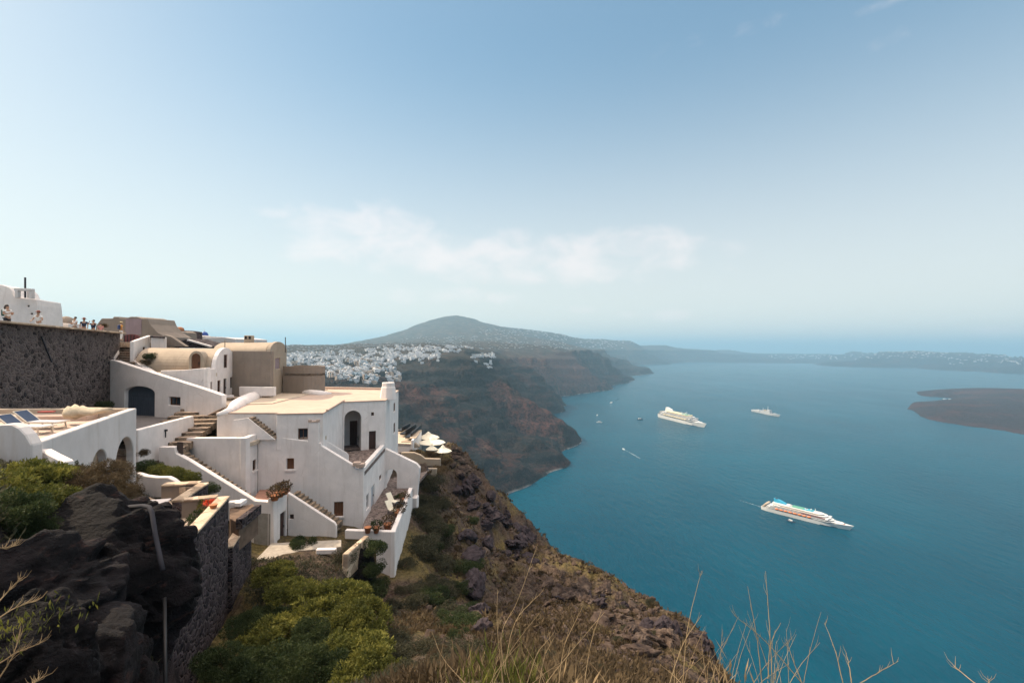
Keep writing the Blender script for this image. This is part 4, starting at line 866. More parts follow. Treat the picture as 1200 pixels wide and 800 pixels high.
def rock_mesh(name, seed, sub=5, amp=.35, freq=1.3, flat=False, cut=.62):
    bm = bmesh.new(); bmesh.ops.create_icosphere(bm, subdivisions=sub, radius=1)
    V = np.array([v.co[:] for v in bm.verts]); o_ = seed * 13.7
    def n3(P, f): return (fbm(P[:, 0] * f + o_, P[:, 1] * f + P[:, 2] * f * .7, 4, .6) + fbm(P[:, 2] * f + o_ + 50, P[:, 0] * f * .8 - P[:, 1] * f, 4, .6)) / 1.4
    def r3(P, f): return (ridged(P[:, 0] * f + o_, P[:, 1] * f * .6 + P[:, 2] * f, 4, .6) + ridged(P[:, 1] * f - o_, P[:, 2] * f - P[:, 0] * f * .5, 4, .6)) / 2
    s_ = 1 + amp * (1.2 * n3(V, freq) - .7 * np.clip(r3(V, freq * 1.1), -.3, 1) * .6)
    rs = np.random.RandomState(seed)
    for k in range(9):                                   # planar breaks
        d = rs.randn(3); d /= np.linalg.norm(d); c = cut + rs.rand() * .3; dd = (V * s_[:, None]) @ d; over = np.clip(dd - c, 0, None); s_ = s_ - over * .85
    V = V * s_[:, None]
    for v, c in zip(bm.verts, V): v.co = c
    me = bpy.data.meshes.new(name); bm.to_mesh(me); bm.free(); me.polygons.foreach_set('use_smooth', [not flat] * len(me.polygons)); me.update(); return me
rk = [rock_mesh("rock", s, 6, .5, 1.25) for s in (3, 8, 21)]
oc = []
for px, py, D, sx, sy, sz, rz, k in [(95, 690, 10.6, 2.6, 1.9, 2.25, .3, 0), (170, 668, 11.6, .75, 1.0, 1.0, .9, 1), (118, 760, 10.6, 1.2, 1.5, 2.0, 2.2, 2), (20, 730, 8.6, 2.2, 1.5, 1.5, 1.1, 1), (60, 640, 11.6, 2.1, 1.3, 1.0, 0, 2), (28, 800, 6.2, .85, .8, 1.15, .5, 0), (150, 632, 11.3, 1.0, .9, .75, 2, 0), (100, 608, 12, .8, .6, .35, .4, 2), (118, 830, 9.2, 1.1, 1.3, 1.6, 1.2, 0), (125, 614, 11.4, .45, .5, .35, 1, 1), (172, 705, 11.6, .55, .8, 1.2, 0, 2), (170, 608, 12.0, .75, .6, .45, .2, 1), (70, 800, 8, 1.4, 1.1, 1.4, 2.9, 2)]:
    oc.append((px, py, D, sx, sy, sz, rz, k))
bm = bmesh.new()
for px, py, D, sx, sy, sz, rz, k in oc:
    me = rk[k].copy(); me.transform(Matrix.Translation(W(px, py, D)) @ Matrix.Rotation(rz, 4, 'Z') @ Matrix.Diagonal((sx, sy, sz, 1))); bm.from_mesh(me)
me = bpy.data.meshes.new("rock_outcrop"); bm.to_mesh(me); bm.free(); o = link("rock_outcrop", me, ROCKM); tag(o, kind='structure', label='dark purple lava crag at the lower left')
g = tag(MB().tube([W(148, 594, 11.2), W(168, 592.5, 11.0), W(175, 594, 10.9), W(178, 600, 10.8), W(182, 626, 10.6), W(188, 655, 10.4), W(191, 668, 10.3)], .05, 10).build("drain_pipe", GREYP, smooth=True), 'grey plastic drain pipe bending down over the dark crag', 'pipe')
g = tag(MB().tube([W(193, 700, 10.4), W(194, 830, 9.0)], .035, 8).build("drain_pipe", BLKM, smooth=True), 'thin black pipe running down beside the stone wall', 'pipe')

# ================================================================ stone terrace at the lower left
SZ = -7.3
Pa, Pb, Pc, Pd, Pe_ = H(268, 583, SZ), H(206, 652, SZ), H(213, 588, SZ), H(244, 567, SZ), H(189, 570, SZ)
Pb2 = Pb + (Pb - Pa) * .55
g = thing('stone_terrace_wall', 'dark lava stone terrace wall with broad sunlit copings stepping round the flagstones', 'wall', Vector((Pa.x, Pa.y, -12)))
p_ = Pl(Pb2, Pa); wall(g, 'wall', p_, rectp(0, p_.L, -17, SZ), .45, STONE2, uz=True, bevel=0)
def cop(a, b, w=.5, h=.1, z=SZ, ins=.2):
    a = Vector(a); b = Vector(b); a.z = b.z = z + h / 2; d = (b - a).normalized(); nr = Vector((-d.y, d.x, 0)) * ins
    return a + nr, b + nr
m = MB(); a, b = cop(Pb2, Pa); m.bar(a, b, .52, .1); m.build('coping', STONE3, g, bevel=.02)
p2_ = Pl(Pc, Pa); wall(g, 'back_wall', p2_, rectp(0, p2_.L - .5, -8.2, SZ), .3, BEIGE, uz=True, bevel=0)
m = MB(); a, b = cop(Pc, Pa, ins=.18); m.bar(a, b - (b - a).normalized() * .5, .5, .09); m.build('coping', STONE3, g, bevel=.02)
p3_ = Pl(Pc, Pd); wall(g, 'wall', p3_, rectp(0, p3_.L, -10.5, SZ), .4, STONE2, uz=True, bevel=0)
m = MB(); a, b = cop(Pc, Pd); m.bar(a, b, .5, .1); m.build('coping', STONE3, g, bevel=.02)
p4_ = Pl(Pe_, Pd); wall(g, 'back_wall', p4_, rectp(0, p4_.L - .5, -8.2, SZ), .3, BEIGE, uz=True, bevel=0)
m = MB(); a, b = cop(Pe_, Pd, ins=.18); m.bar(a, b - (b - a).normalized() * .45, .5, .09); m.build('coping', STONE3, g, bevel=.02)
m = MB(); c_ = H(219, 582, -7.9); m.box((c_.x, c_.y + .2, -7.65), (.75, .55, .55)); m.build('planter_block', STONE3, g, bevel=.02)
fl = slab(None, 'flagstone_terrace', [Vector((p.x, p.y, -8.05)) for p in [H(178, 680, -8.05), Pb2 + Vector((-.3, 0, 0)), Pb + Vector((-.25, 0, 0)), Pa + Vector((-.25, -.1, 0)), Pc, Pd, Pe_, H(160, 576, -8.05)]], .3, TILE); tag(fl, kind='structure')
# second, lower wall
Pf, Pg_, = H(274, 640, -9.75), H(295, 607, -9.75)
g = thing('low_stone_wall', 'lower lava stone wall with a sunlit coping right of the flagstone terrace', 'wall', Vector((Pf.x, Pf.y, -12)))
Pf2 = Pf + (Pf - Pg_) * .05
p_ = Pl(Pf2, Pg_); wall(g, 'wall', p_, rectp(0, p_.L, -15, -9.75), .3, STONE2, uz=True, bevel=0)
m = MB(); a, b = cop(Pf2, Pg_, z=-9.75); m.bar(a, b, .45, .1); m.build('coping', STONE3, g, bevel=.02)
m = MB(); q = H(279, 607, -9.75); m.bar(q + Vector((0, 0, .05)), Pg_ + Vector((-.3, 0, .05)), .4, .1); m.build('coping', STONE3, g, bevel=.02)
p5 = Pl(Pf + Vector((-.2, 1.6, 0)), q); wall(g, 'inner_wall', Pl(H(270, 612, -10.2), H(283, 606, -10.0)), rectp(0, Pl(H(270, 612, -10.2), H(283, 606, -10.0)).L, -12, -9.6), .2, WHITE, uz=True)
# earth bed with a stone edge, small white kerb
eb = slab(None, 'earth_bed', [H(269, 595, -9.0), H(269, 607, -9.0), H(280, 613, -9.0), H(303, 596, -9.0), H(296, 590, -9.0)], 1.4, M('dry_earth', (.15, .10, .07), .95, .3, bump=.6)); tag(eb, kind='structure')
g = thing('bed_edging', 'dark stone edging along the small earth bed', 'wall', H(290, 605, -9.3))
m = MB(); m.bar(H(280, 614, -9.05), H(303, 596, -9.05), .3, .5); m.build('edging', STONE2, g); m = MB(); m.bar(H(268, 590, -8.8), H(284, 588.5, -8.8), .35, .25); m.bar(H(278, 591.5, -8.8), H(286, 586.5, -8.8), .35, .24); m.build('kerb', WHITE, g, bevel=.03)
# wavy white wall between terrace and garden
g = thing('wavy_garden_wall', 'small white wall with a wavy top behind the flagstone terrace', 'wall', W(180, 570, 24))
pv = Pl(W(158, 556, 24.6), W(212, 570, 24.2)); wall(g, 'wall', pv, [(152, 555), (160, 554.5), (170, 557.5), (182, 559), (196, 559), (202, 562), (211, 569), (211, 582), (152, 584)], .3)
# path + white step
pt = slab(None, 'footpath', [Vector((p.x, p.y, -12.7)) for p in [H(300, 655, -12.7), H(318, 636, -12.7), H(400, 632, -12.7), H(400, 640, -12.7), H(350, 645, -12.7), H(318, 668, -12.7), H(292, 680, -12.7)]], .5, M('concrete_path', (.34, .30, .25), .9, .2, bump=.3)); tag(pt, kind='structure')
g = thing('path_edge', 'pale stone edging in front of the path between the shrubs', 'kerb', W(385, 645, 28)); m = MB(); m.bar(H(371, 645.5, -12.6), H(394, 645, -12.6), .3, .3); m.build('kerb', WHITE, g, bevel=.03)
m = MB(); m.bar(H(404, 664, -12.9), H(429, 641, -13.2), .35, 1.5); m.build('side_kerb', STONE3, g, bevel=.04)
g = thing('dark_rock_face', 'dark rock face under the hanging shrub beside the parapet', 'rock', W(425, 680, 28.5))
me = rk[1].copy(); me.transform(Matrix.Diagonal((1.0, .9, 1.9, 1))); o = link('rock_face', me, ROCKM, None); o.parent = g; o.location = (0, 0, 0)

# ================================================================ sun terrace at the left
MZ = -3.42
Ma, Mb_, Mc = H(38, 521, MZ), H(160, 478, MZ), H(-40, 478.5, MZ)
g = thing('sun_terrace_house', 'bluish white house wall with an arch carrying the sunlit roof terrace', 'house', W(130, 570, 23))
pm = Pl(Ma, Mb_); aw = ouz(pm, (135.5, 512.5, 157, 572)); a2 = ouz(pm, (107, 527, 126, 575))
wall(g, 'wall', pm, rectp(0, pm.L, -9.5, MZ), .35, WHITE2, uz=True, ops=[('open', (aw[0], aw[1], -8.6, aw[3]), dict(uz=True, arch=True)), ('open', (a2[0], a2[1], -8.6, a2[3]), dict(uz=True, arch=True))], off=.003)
m = MB()
bkp = [pm.P(-.2, -9, -1.6), pm.P(pm.L - .1, -9, -1.6), pm.P(pm.L - .1, MZ - .6, -1.6), pm.P(-.2, MZ - .6, -1.6)]
m.prism(bkp, -pm.n * .2); m.build('arcade_back', SAND, g)
pe = Pl(Mb_, Mb_ + (Mc - Mb_) * .5); m = MB(); m.prism([Mb_ + Vector((-.01, 0, -6)), Mb_ + Vector((-.01, 0, -.002)), Mb_ + Vector((-3.5, .0, -.002)), Mb_ + Vector((-3.5, .0, -6))], (0, -.3, 0)); 
m = MB(); m.bar(Mc + Vector((0, -.15, -.28)), Mb_ + Vector((-.35, -.15, -.28)), .3, .56); m.build('back_parapet', SAND, g, bevel=.03)
m = MB(); m.bar(Mc + Vector((0, -.75, -.4)), Mb_ + Vector((-1.6, -.75, -.4)), .8, .3); m.build('bench', ROOFM, g, bevel=.03)
deck = slab(g, 'deck', [Vector((p.x, p.y, -3.93)) for p in [Ma + Vector((-.3, .1, 0)), Mb_ + Vector((-.3, -.1, 0)), Mc, H(-60, 530, -3.93), H(0, 532, -3.93)]], .35, ROOFM)
# rounded stair wall in front
pq = Pl(W(-12, 505, 15.2), W(38, 522, 15.0)); wall(g, 'rounded_wall', pq, [(-12, 499), (4, 497), (14, 497), (22, 501), (30, 509), (37, 521), (37, 600), (-12, 600)], .35, WHITE2, off=.01)
pr = Pl(W(47, 528, 15.6), W(72, 540, 15.0)); wall(g, 'stair_wall', pr, [(30, 527.5), (48, 527.5), (60, 534), (74, 541), (74, 600), (30, 600)], .3, WHITE)
# folded parasol / canvas lying on the bench
g = thing('canvas_bundle', 'bundled beige canvas lying on the terrace bench', 'canvas', H(90, 487, -3.7))
m = MB(); pp = [(77, 487, .10), (81, 484, .27), (86, 482.5, .33), (92, 482, .29), (97, 482, .22), (103, 482.5, .17), (112, 482, .14), (122, 481, .09), (131, 480, .05)]
m.tube([W(x, y, 22.1 - .1 * i) for i, (x, y, r_) in enumerate(pp)], [r_ for *_, r_ in pp], 14)
o = m.build('canvas', M('beige_canvas', (.50, .42, .31), .9, .2, 4., bump=.8), g, smooth=True)
for v in o.data.vertices: v.co += Vector((0, 0, .06 * math.sin(v.co.x * 31 + v.co.y * 17)))
for j, x in enumerate((63, 70)):
    b_ = tag(MB().box(H(x, 481, -3.42) + Vector((0, -.5, .02)), (.35, .25, .06), rz=.2 * j).build('folded_towel', M('red_towel', (.35, .08, .07), .9)), ('red folded towel left of the canvas bundle', 'red folded towel touching the canvas bundle')[j], 'towel')
# loungers
def lounger(label, loc, rz):
    g = thing('sun_lounger', label, 'sun lounger', loc, 'sun loungers on the roof terrace'); fb = M('navy_mesh_fabric', (.05, .075, .13), .75, .1); fg = M('pale_mesh_fabric', (.42, .43, .48), .75, .1); fr = M('cream_frame', (.62, .55, .45), .5, .08)
    def mk(name, m, mat): o = m.build(name, mat, None); o.parent = g; return o
    m = MB(); m.box((.1, 0, .34), (1.35, .58, .03)); mk('seat', m, fg)
    m = MB(); m.bar((-.55, 0, .35), (-1.13, 0, .80), .58, .03); mk('backrest', m, fb)
    m = MB(); [m.bar((-.62, s * .31, .32), (.82, s * .31, .32), .05, .05) for s in (-1, 1)]; m.bar((.82, -.31, .32), (.82, .31, .32), .05); [m.bar((-.55, s * .30, .34), (-1.14, s * .30, .80), .05) for s in (-1, 1)]; m.bar((-1.14, -.3, .8), (-1.14, .3, .8), .05); m.bar((-1.0, 0, .68), (-.75, 0, .32), .04); mk('frame', m, fr)
    for x in (-.45, .6):
        for s in (-1, 1): m = MB(); m.bar((x, s * .3, .32), (x + .06, s * .31, 0), .045); mk('leg', m, fr)
    for x in (-.45, .6): m = MB(); m.bar((x + .06, -.28, .05), (x + .06, .28, .05), .04); mk('stretcher', m, fr)
    g.rotation_euler = (0, 0, rz); return g
c_ = H(46, 508, -3.93); lounger('front sun lounger with navy backrest beside the rounded wall', c_ + Vector((-.4, 0, 0)), .02)
c_ = H(58, 503, -3.93); lounger('rear sun lounger with navy backrest nearer the canvas bundle', c_ + Vector((-.4, .2, 0)), .02)
# ================================================================ vegetation
def leafmat(name, lo, mid, hi):
    t = NT(name); oi = t.n('ShaderNodeObjectInfo'); wv = t.coord(which='World'); n1 = t.noise(wv, 1.1, 4, .6); n2 = t.noise(wv, 9., 3, .7)
    f = t.math('ADD', t.math('MULTIPLY', n1, .5), t.math('MULTIPLY', n2, .5)); c = t.ramp(f, [(.33, lo), (.5, mid), (.66, hi)])
    c2 = t.mix(t.math('MULTIPLY', oi.outputs['Random'], .45), c, tuple(x * .5 for x in mid)); t.col(c2); t.rough(.75, .2)
    tr = t.n('ShaderNodeBsdfTranslucent'); t.l(c2, tr.inputs[0]); ms = t.n('ShaderNodeMixShader'); ms.inputs[0].default_value = .28
    t.l(t.b.outputs[0], ms.inputs[1]); t.l(tr.outputs[0], ms.inputs[2]); t.l(ms.outputs[0], t.out.inputs[0]); return t.m
LG = leafmat("yellow_green_leaves", (.028, .036, .010), (.115, .122, .026), (.36, .32, .07))
LD = leafmat("dark_green_leaves", (.015, .028, .012), (.040, .058, .020), (.085, .10, .035))
LB = leafmat("dry_brown_leaves", (.032, .024, .015), (.088, .061, .033), (.17, .122, .062))
LO = leafmat("grey_olive_leaves", (.022, .026, .016), (.060, .060, .035), (.12, .105, .06))
STW = leafmat("straw", (.22, .15, .08), (.38, .27, .15), (.52, .39, .23))
TWIG = M("twig_bark", (.16, .11, .075), .9, .25)
def leaves(rs, C, R3, n, size, thin=.35, shell=.55, up=.25):
    """n leaf blades through an ellipsoid: centre C, radii R3"""
    d = rs.randn(n, 3); d /= np.linalg.norm(d, axis=1)[:, None]; rad = shell + (1 - shell) * rs.rand(n) ** .7
    P = C + d * rad[:, None] * R3
    a = d + rs.randn(n, 3) * .8 + np.array([0, 0, up]); a /= np.linalg.norm(a, axis=1)[:, None]
    b = np.cross(a, rs.randn(n, 3)); b /= np.linalg.norm(b, axis=1)[:, None] + 1e-6
    s = size * (.6 + .8 * rs.rand(n))[:, None]
    return np.stack([P - b * s * thin * .5, P + a * s * .5 - b * s * thin * .1, P + a * s, P + a * s * .5 + b * s * thin], 1)
def mesh_from_quads(name, Q):
    Q = np.asarray(Q, np.float32).reshape(-1, 4, 3); n = len(Q); me = bpy.data.meshes.new(name); me.vertices.add(n * 4); me.vertices.foreach_set('co', Q.reshape(-1))
    me.loops.add(n * 4); me.loops.foreach_set('vertex_index', np.arange(n * 4, dtype=np.int32)); me.polygons.add(n); me.polygons.foreach_set('loop_start', np.arange(0, n * 4, 4, dtype=np.int32))
    me.update(calc_edges=True); me.validate(); return me
def bush_proto(seed, nclump, nleaf, size, spread=.62, flat=.75, thin=.35, cr=.34):
    rs = np.random.RandomState(seed); Q = []
    for k in range(nclump):
        a = rs.rand() * 6.28; r_ = spread * math.sqrt(rs.rand()); c = np.array([math.cos(a) * r_, math.sin(a) * r_, flat * (.25 + .55 * (1 - r_) * rs.rand() + .15)])
        R3 = np.array([cr, cr, cr * .9]) * (.65 + .6 * rs.rand()); Q.append(leaves(rs, c, R3, nleaf, size, thin))
    Q.append(leaves(rs, np.array([0, 0, .3 * flat]), np.array([.70, .70, .30 * flat]), int(nleaf * 1.8), size, thin))
    m = MB(); 
    for k in range(7):
        a = rs.rand() * 6.28; e = np.array([math.cos(a) * .45, math.sin(a) * .45, .5 * flat + .2 * rs.rand()]); m.tube([(0, 0, -.15), tuple(e * .5 + rs.randn(3) * .04), tuple(e)], [.035, .022, .008], 5)
    return mesh_from_quads("foliage", np.concatenate(Q)), m.mesh("stem")
PROTO = {'g': [bush_proto(s, 16, 520, .085) for s in (1, 2)], 'd': [bush_proto(s, 12, 420, .085, .6, .8) for s in (3, 4)], 'b': [bush_proto(s, 12, 420, .10, .62, .7, .16) for s in (5, 6)], 'o': [bush_proto(s, 11, 300, .095, .66, .6, .25) for s in (7, 8, 9)]}
PROTO['G'] = [bush_proto(s, 46, 330, .08, .78, .8, .3, .18) for s in (11, 12)]; PROTO['D'] = [bush_proto(s, 40, 420, .06, .74, .85, .3, .2) for s in (13, 14)]; PROTO['B'] = [bush_proto(s, 36, 420, .075, .7, .75, .12, .2) for s in (15, 16)]
LM = dict(g=LG, d=LD, b=LB, o=LO, G=LG, D=LD, B=LB)
RND = random.Random(5); protos = {}
for k_, ls in PROTO.items():
    for i, (fm, sm) in enumerate(ls):
        for me, mt in ((fm, LM[k_]), (sm, TWIG)): me.materials.clear(); me.materials.append(mt)
def bush(kind, loc, size, label, group=None, name='shrub', hz_=1.):
    fm, sm = RND.choice(PROTO[kind]); g = thing(name, label, 'shrub', (0, 0, 0), group)
    for nm, me in (('foliage', fm), ('stem', sm)): o = bpy.data.objects.new(nm, me); COL.objects.link(o); o.parent = g
    g.location = loc; g.rotation_euler = (0, 0, RND.random() * 6.28); g.scale = (size, size * RND.uniform(.85, 1.1), size * hz_); return g
def bw(kind, px, py, D, size, label, group=None, hz_=1., name='shrub'):
    """the shrub's middle stands in direction (px, py) at distance D"""
    p = W(px, py, D); p.z -= .4 * size * hz_; return bush(kind, p, size, label, group, name, hz_)
G1 = 'bright green shrubs filling the hollow below the white house'
for a in [('G', 395, 705, 19, 1.75, 'yellow-green shrub mound right under the white parapet, lit from above'), ('G', 345, 692, 19.5, 1.2, 'bright shrub between the long stone wall and the yellow-green mound'), ('G', 322, 748, 16.5, 1.45, 'deep green shrub in shade against the long stone wall'), ('G', 408, 768, 14.5, 1.45, 'big leafy shrub at the bottom below the yellow-green mound'),
          ('D', 262, 778, 14.2, 1.1, 'dark shrub crowded against the foot of the stone wall at the bottom edge'), ('D', 285, 735, 17.2, 1.0, 'dark shrub against the stone wall halfway down the hollow'), ('D', 315, 790, 13.5, 1.5, 'dark shrub at the bottom edge at the foot of the stone wall'), ('G', 425, 725, 17, 1.5, 'yellow-green shrub on the right flank of the hollow'), ('D', 355, 790, 13, 1.4, 'dark green shrub at the bottom edge among brighter ones'), ('G', 430, 790, 12.5, 1.3, 'yellow shrub at the bottom edge right of the hollow'), ('D', 312, 728, 18, 1.2, 'shaded dark shrub touching the face of the stone wall'), ('G', 320, 672, 22, 1.2, 'small bright shrub beside the footpath end'), ('D', 368, 742, 16.3, 1.0, 'mid green shrub in the middle of the hollow')]:
    bw(*a, G1)
bw('d', 355, 636, 29.0, .95, 'round dark green shrub beside the footpath'); bw('o', 404, 650, 27.3, .95, 'olive shrub left of the slanting kerb'); bw('o', 412, 640, 28, .7, 'small olive shrub behind the slanting kerb')
bw('d', 438, 642, 28.6, .95, 'dark shrub growing over the rock face by the parapet corner'); bw('d', 436, 665, 28.0, .9, 'shaded shrub hanging down the rock face'); bw('d', 443, 690, 27.5, 1.1, 'lowest shrub hanging at the foot of the parapet')
G2 = 'shrubs on the bank below the sun terrace'
for a in [('G', 20, 565, 11.6, 1.35, 'green and yellow shrub at the left edge below the rounded wall'), ('G', 45, 585, 10.8, 1.0, 'yellow-green shrub just left of the brown one'), ('B', 112, 560, 12.8, 1.25, 'brown-green shrub with reddish twigs under the arches'), ('B', 75, 580, 11.8, .7, 'low dry brown shrub between the green and the reddish one'), ('D', 8, 600, 9.6, 1.0, 'dark shrub at the left edge above the crag'), ('B', 138, 578, 12.4, .75, 'small reddish shrub under the tall arch'), ('D', 30, 625, 9.8, .75, 'dark low shrub spilling over the crag')]:
    bw(*a, G2)
G3 = 'low hedge shrubs behind the flagstone terrace'
for a in [('d', 170, 548, 26.5, .9, 'dark green hedge shrub nearest the arched wall'), ('g', 188, 552, 26, .85, 'yellow-green hedge shrub, second from the arched wall'), ('g', 205, 555, 25.8, .85, 'yellow-green hedge shrub, middle of the row'), ('g', 222, 560, 26, .85, 'yellow-green hedge shrub nearest the slanting parapet'), ('o', 185, 545, 28, .6, 'olive hedge shrub behind the row'), ('d', 243, 573, 25, .7, 'dark creeping shrub behind the stone coping corner')]:
    bw(*a, G3)
bw('b', 165, 530, 28.5, .55, 'bare twiggy shrub in the corner by the yard wall'); bw('d', 177, 418, 41, .75, 'round dark shrub inside the curved parapet'); bw('d', 122, 475, 37.5, .8, 'dark creeper at the foot of the stone retaining wall'); bw('b', 172, 424, 40.6, .6, 'dry orange-brown shrub on the curved parapet')
bw('d', 468, 583, 40.5, .7, 'leafy potted shrub in the corner of the cobbled terrace'); bw('b', 120, 381, 42, .5, 'small dry shrub by the crest house'); bw('o', 143, 404, 43.6, .5, 'grey-green shrub at the stair head')
bw('d', 336, 455, 42.4, .35, 'tiny weed on the roof edge') if False else None
# planted terraces beside the cafe
for i, a in enumerate([(480, 531, 60), (492, 530, 60), (503, 532, 60), (512, 537, 61), (524, 541, 62), (516, 549, 56), (508, 553, 54), (498, 549, 55)]):
    bw('b', a[0], a[1], a[2], 1.15, 'dry brown shrubs crowding the planted terraces beside the cafe', 'dry shrubs by the cafe')
# the slope
rs = random.Random(11); n = 0
SL = 'scrubby shrubs scattered over the steep slope'
zones = [((470, 520), (560, 720), 34, 'o', 1.5), ((455, 560), (690, 800), 22, 'o', 1.1), ((505, 560), (600, 760), 18, 'd', 1.1), ((520, 640), (640, 760), 12, 'b', .75), ((600, 780), (700, 800), 12, 'o', .6), ((450, 520), (740, 800), 8, 'b', .8)]
for (x0, x1), (y0, y1), cnt, kd, sz in zones:
    for k in range(cnt):
        px = rs.uniform(x0, x1); py = rs.uniform(y0, y1)
        if px < 490 and py < 690 and px < 463 + (690 - py) * .18 + 8: px = 463 + (690 - py) * .18 + rs.uniform(10, 26)
        h = march_near(px, py, 6, 120)
        if h is None or h.y < 8: continue
        s_ = sz * rs.uniform(.55, 1.15) * min(1.2, .35 + h.y / 45)
        bush(kd, h - Vector((0, 0, .05 * s_)), s_, {'o': 'grey-olive scrub shrub among similar ones on the stony slope', 'd': 'dark green scrub shrub among similar ones on the stony slope', 'b': 'dry ochre scrub shrub among similar ones on the stony slope'}[kd], {'o': 'grey-olive shrubs on the slope', 'd': 'dark shrubs on the slope', 'b': 'ochre shrubs on the slope'}[kd], hz_=.7)
# ground cover tufts (nobody could count them)
rs = np.random.RandomState(3); Q = []
cnt = 0
while cnt < 5200:
    px = rs.uniform(395, 880, 4000); py = rs.uniform(560, 840, 4000)
    d = np.exp(rs.uniform(math.log(6.5), math.log(95), 4000)); z = near_z(px, d); x = (px - 600) / F * d
    nn = fbm(x / 6. + 3, d / 6., 3); ok = (nn > -.05) | (d < 9)
    ok &= ~((px < 495) & (d > 26)) | (px > 500)
    P = np.stack([x, d, z], 1)[ok]; cnt += len(P)
    for j in range(9):
        a = rs.randn(len(P), 3) * .55; a[:, 2] = .5 + rs.rand(len(P)) * .6; L = (.09 + .16 * rs.rand(len(P)) + .004 * P[:, 1])[:, None]; b = rs.randn(len(P), 3); b[:, 2] = 0; w_ = (.010 + .0009 * P[:, 1])[:, None]
        B = P + rs.randn(len(P), 3) * np.array([.10, .10, .01]); Q.append(np.stack([B - b * w_, B + a * L * .6 - b * w_ * .8, B + a * L, B + a * L * .6 + b * w_], 1))
o = link("ground_cover", mesh_from_quads("ground_cover", np.concatenate(Q)), LB); tag(o, kind='stuff', label='dry grass and low scrub covering the slope')
# same for the hollow and the left bank, greener
Q = []
for (x0, x1, d0, d1, n_) in ((290, 480, 8, 27, 4600), (-40, 180, 8.5, 16, 2600), (160, 240, 24, 29, 900)):
    px = rs.uniform(x0, x1, n_); d = rs.uniform(d0, d1, n_); z = near_z(px, d); P = np.stack([(px - 600) / F * d, d, z], 1)
    for j in range(8):
        a = rs.randn(n_, 3) * .55; a[:, 2] = .5 + rs.rand(n_) * .5; L = (.10 + .15 * rs.rand(n_))[:, None]; b = rs.randn(n_, 3); b[:, 2] = 0; w_ = .018
        B = P + rs.randn(n_, 3) * np.array([.12, .12, .01]); Q.append(np.stack([B - b * w_, B + a * L * .6 - b * w_ * .8, B + a * L, B + a * L * .6 + b * w_], 1))
o = link("ground_cover", mesh_from_quads("ground_cover", np.concatenate(Q)), LO); tag(o, kind='stuff', label='low green ground cover in the garden hollow')

# ================================================================ rocks on the slope
rmesh = [rock_mesh("boulder", s, 4, .7, 1.7, flat=True, cut=.36) for s in (31, 32, 33, 34)]
for me in rmesh: me.materials.append(SCREEM)
dmesh = [m_.copy() for m_ in rmesh]
DBM = M('dark_boulder_stone', (.045, .036, .040), .95, .5, 5., bump=.6, spec=.1)
for me in dmesh: me.materials.clear(); me.materials.append(DBM)
rs = random.Random(4)
def boulder(px, py, s_, dark, lab, grp, dd=(8, 130)):
    h = march_near(px, py, *dd)
    if h is None: return
    o = bpy.data.objects.new('boulder', rs.choice(dmesh if dark else rmesh)); COL.objects.link(o); tag(o, lab, 'boulder', grp)
    o.location = h + Vector((0, 0, s_ * .15)); o.rotation_euler = (rs.uniform(-.5, .5), rs.uniform(-.5, .5), rs.random() * 6.3); o.scale = (s_ * rs.uniform(1.0, 2.0), s_ * rs.uniform(.9, 1.3), s_ * rs.uniform(.7, 1.1))
for k in range(85):
    t_ = rs.random(); px = 655 + 165 * t_ + rs.gauss(0, 16); py = 668 + 75 * t_ + abs(rs.gauss(0, 17)) + 4
    boulder(px, py, rs.uniform(.2, .75) * (1.15 - .35 * t_), rs.random() < .12, 'pale brown boulder in the band of broken rock near the slope edge', 'boulders in the broken rock band')
for k in range(34):
    t_ = rs.random(); px = 530 + 95 * t_ + rs.gauss(0, 9); py = 545 + 95 * t_ + abs(rs.gauss(0, 16))
    boulder(px, py, rs.uniform(.4, 1.25), True, 'dark angular rock on the craggy rim above the sea', 'dark rocks on the rim')
for k in range(12):
    boulder(rs.uniform(528, 548), rs.uniform(528, 556), rs.uniform(.5, 1.0), False, 'pale rock catching the sun by the cafe umbrellas', 'pale rocks by the cafe')
for i, (px, py, s_) in enumerate([(550, 660, 1.3), (556, 690, 1.1), (560, 720, .9), (562, 742, .6), (548, 632, 1.4), (570, 640, 1.2)]):
    boulder(px, py, s_, True, 'grey rock outcropping in the gully down the slope', 'rocks in the gully')
# loose scree, beyond counting
rs2 = np.random.RandomState(8); m = MB(); base = bpy.data.meshes.new("tmp"); bm = bmesh.new(); bmesh.ops.create_icosphere(bm, subdivisions=1, radius=1); IV = np.array([v.co[:] for v in bm.verts]); IF = [tuple(v.index for v in f.verts) for f in bm.faces]; bm.free()
n = 7000; px = rs2.uniform(505, 900, n); d = np.exp(rs2.uniform(math.log(12), math.log(100), n)); z = near_z(px, d); x = (px - 600) / F * d
V = []; Fc = []
for i in range(n):
    s_ = rs2.gamma(2., .042) * (.5 + d[i] / 60.); A = Matrix.Rotation(rs2.rand() * 6, 3, 'X') @ Matrix.Rotation(rs2.rand() * 6, 3, 'Z'); q = (IV * (1 + .35 * rs2.randn(len(IV), 1)) * np.array([1.3, .9, .7]) * s_) @ np.array(A); b0 = len(V) * 12
    V.append(q + np.array([x[i], d[i], z[i]])); Fc += [(f[0] + b0, f[1] + b0, f[2] + b0) for f in IF]
me = bpy.data.meshes.new("scree"); me.from_pydata(np.concatenate(V).tolist(), [], Fc); me.update(); o = link("scree", me, SCREEM); tag(o, kind='stuff', label='loose scree and small stones on the slope')
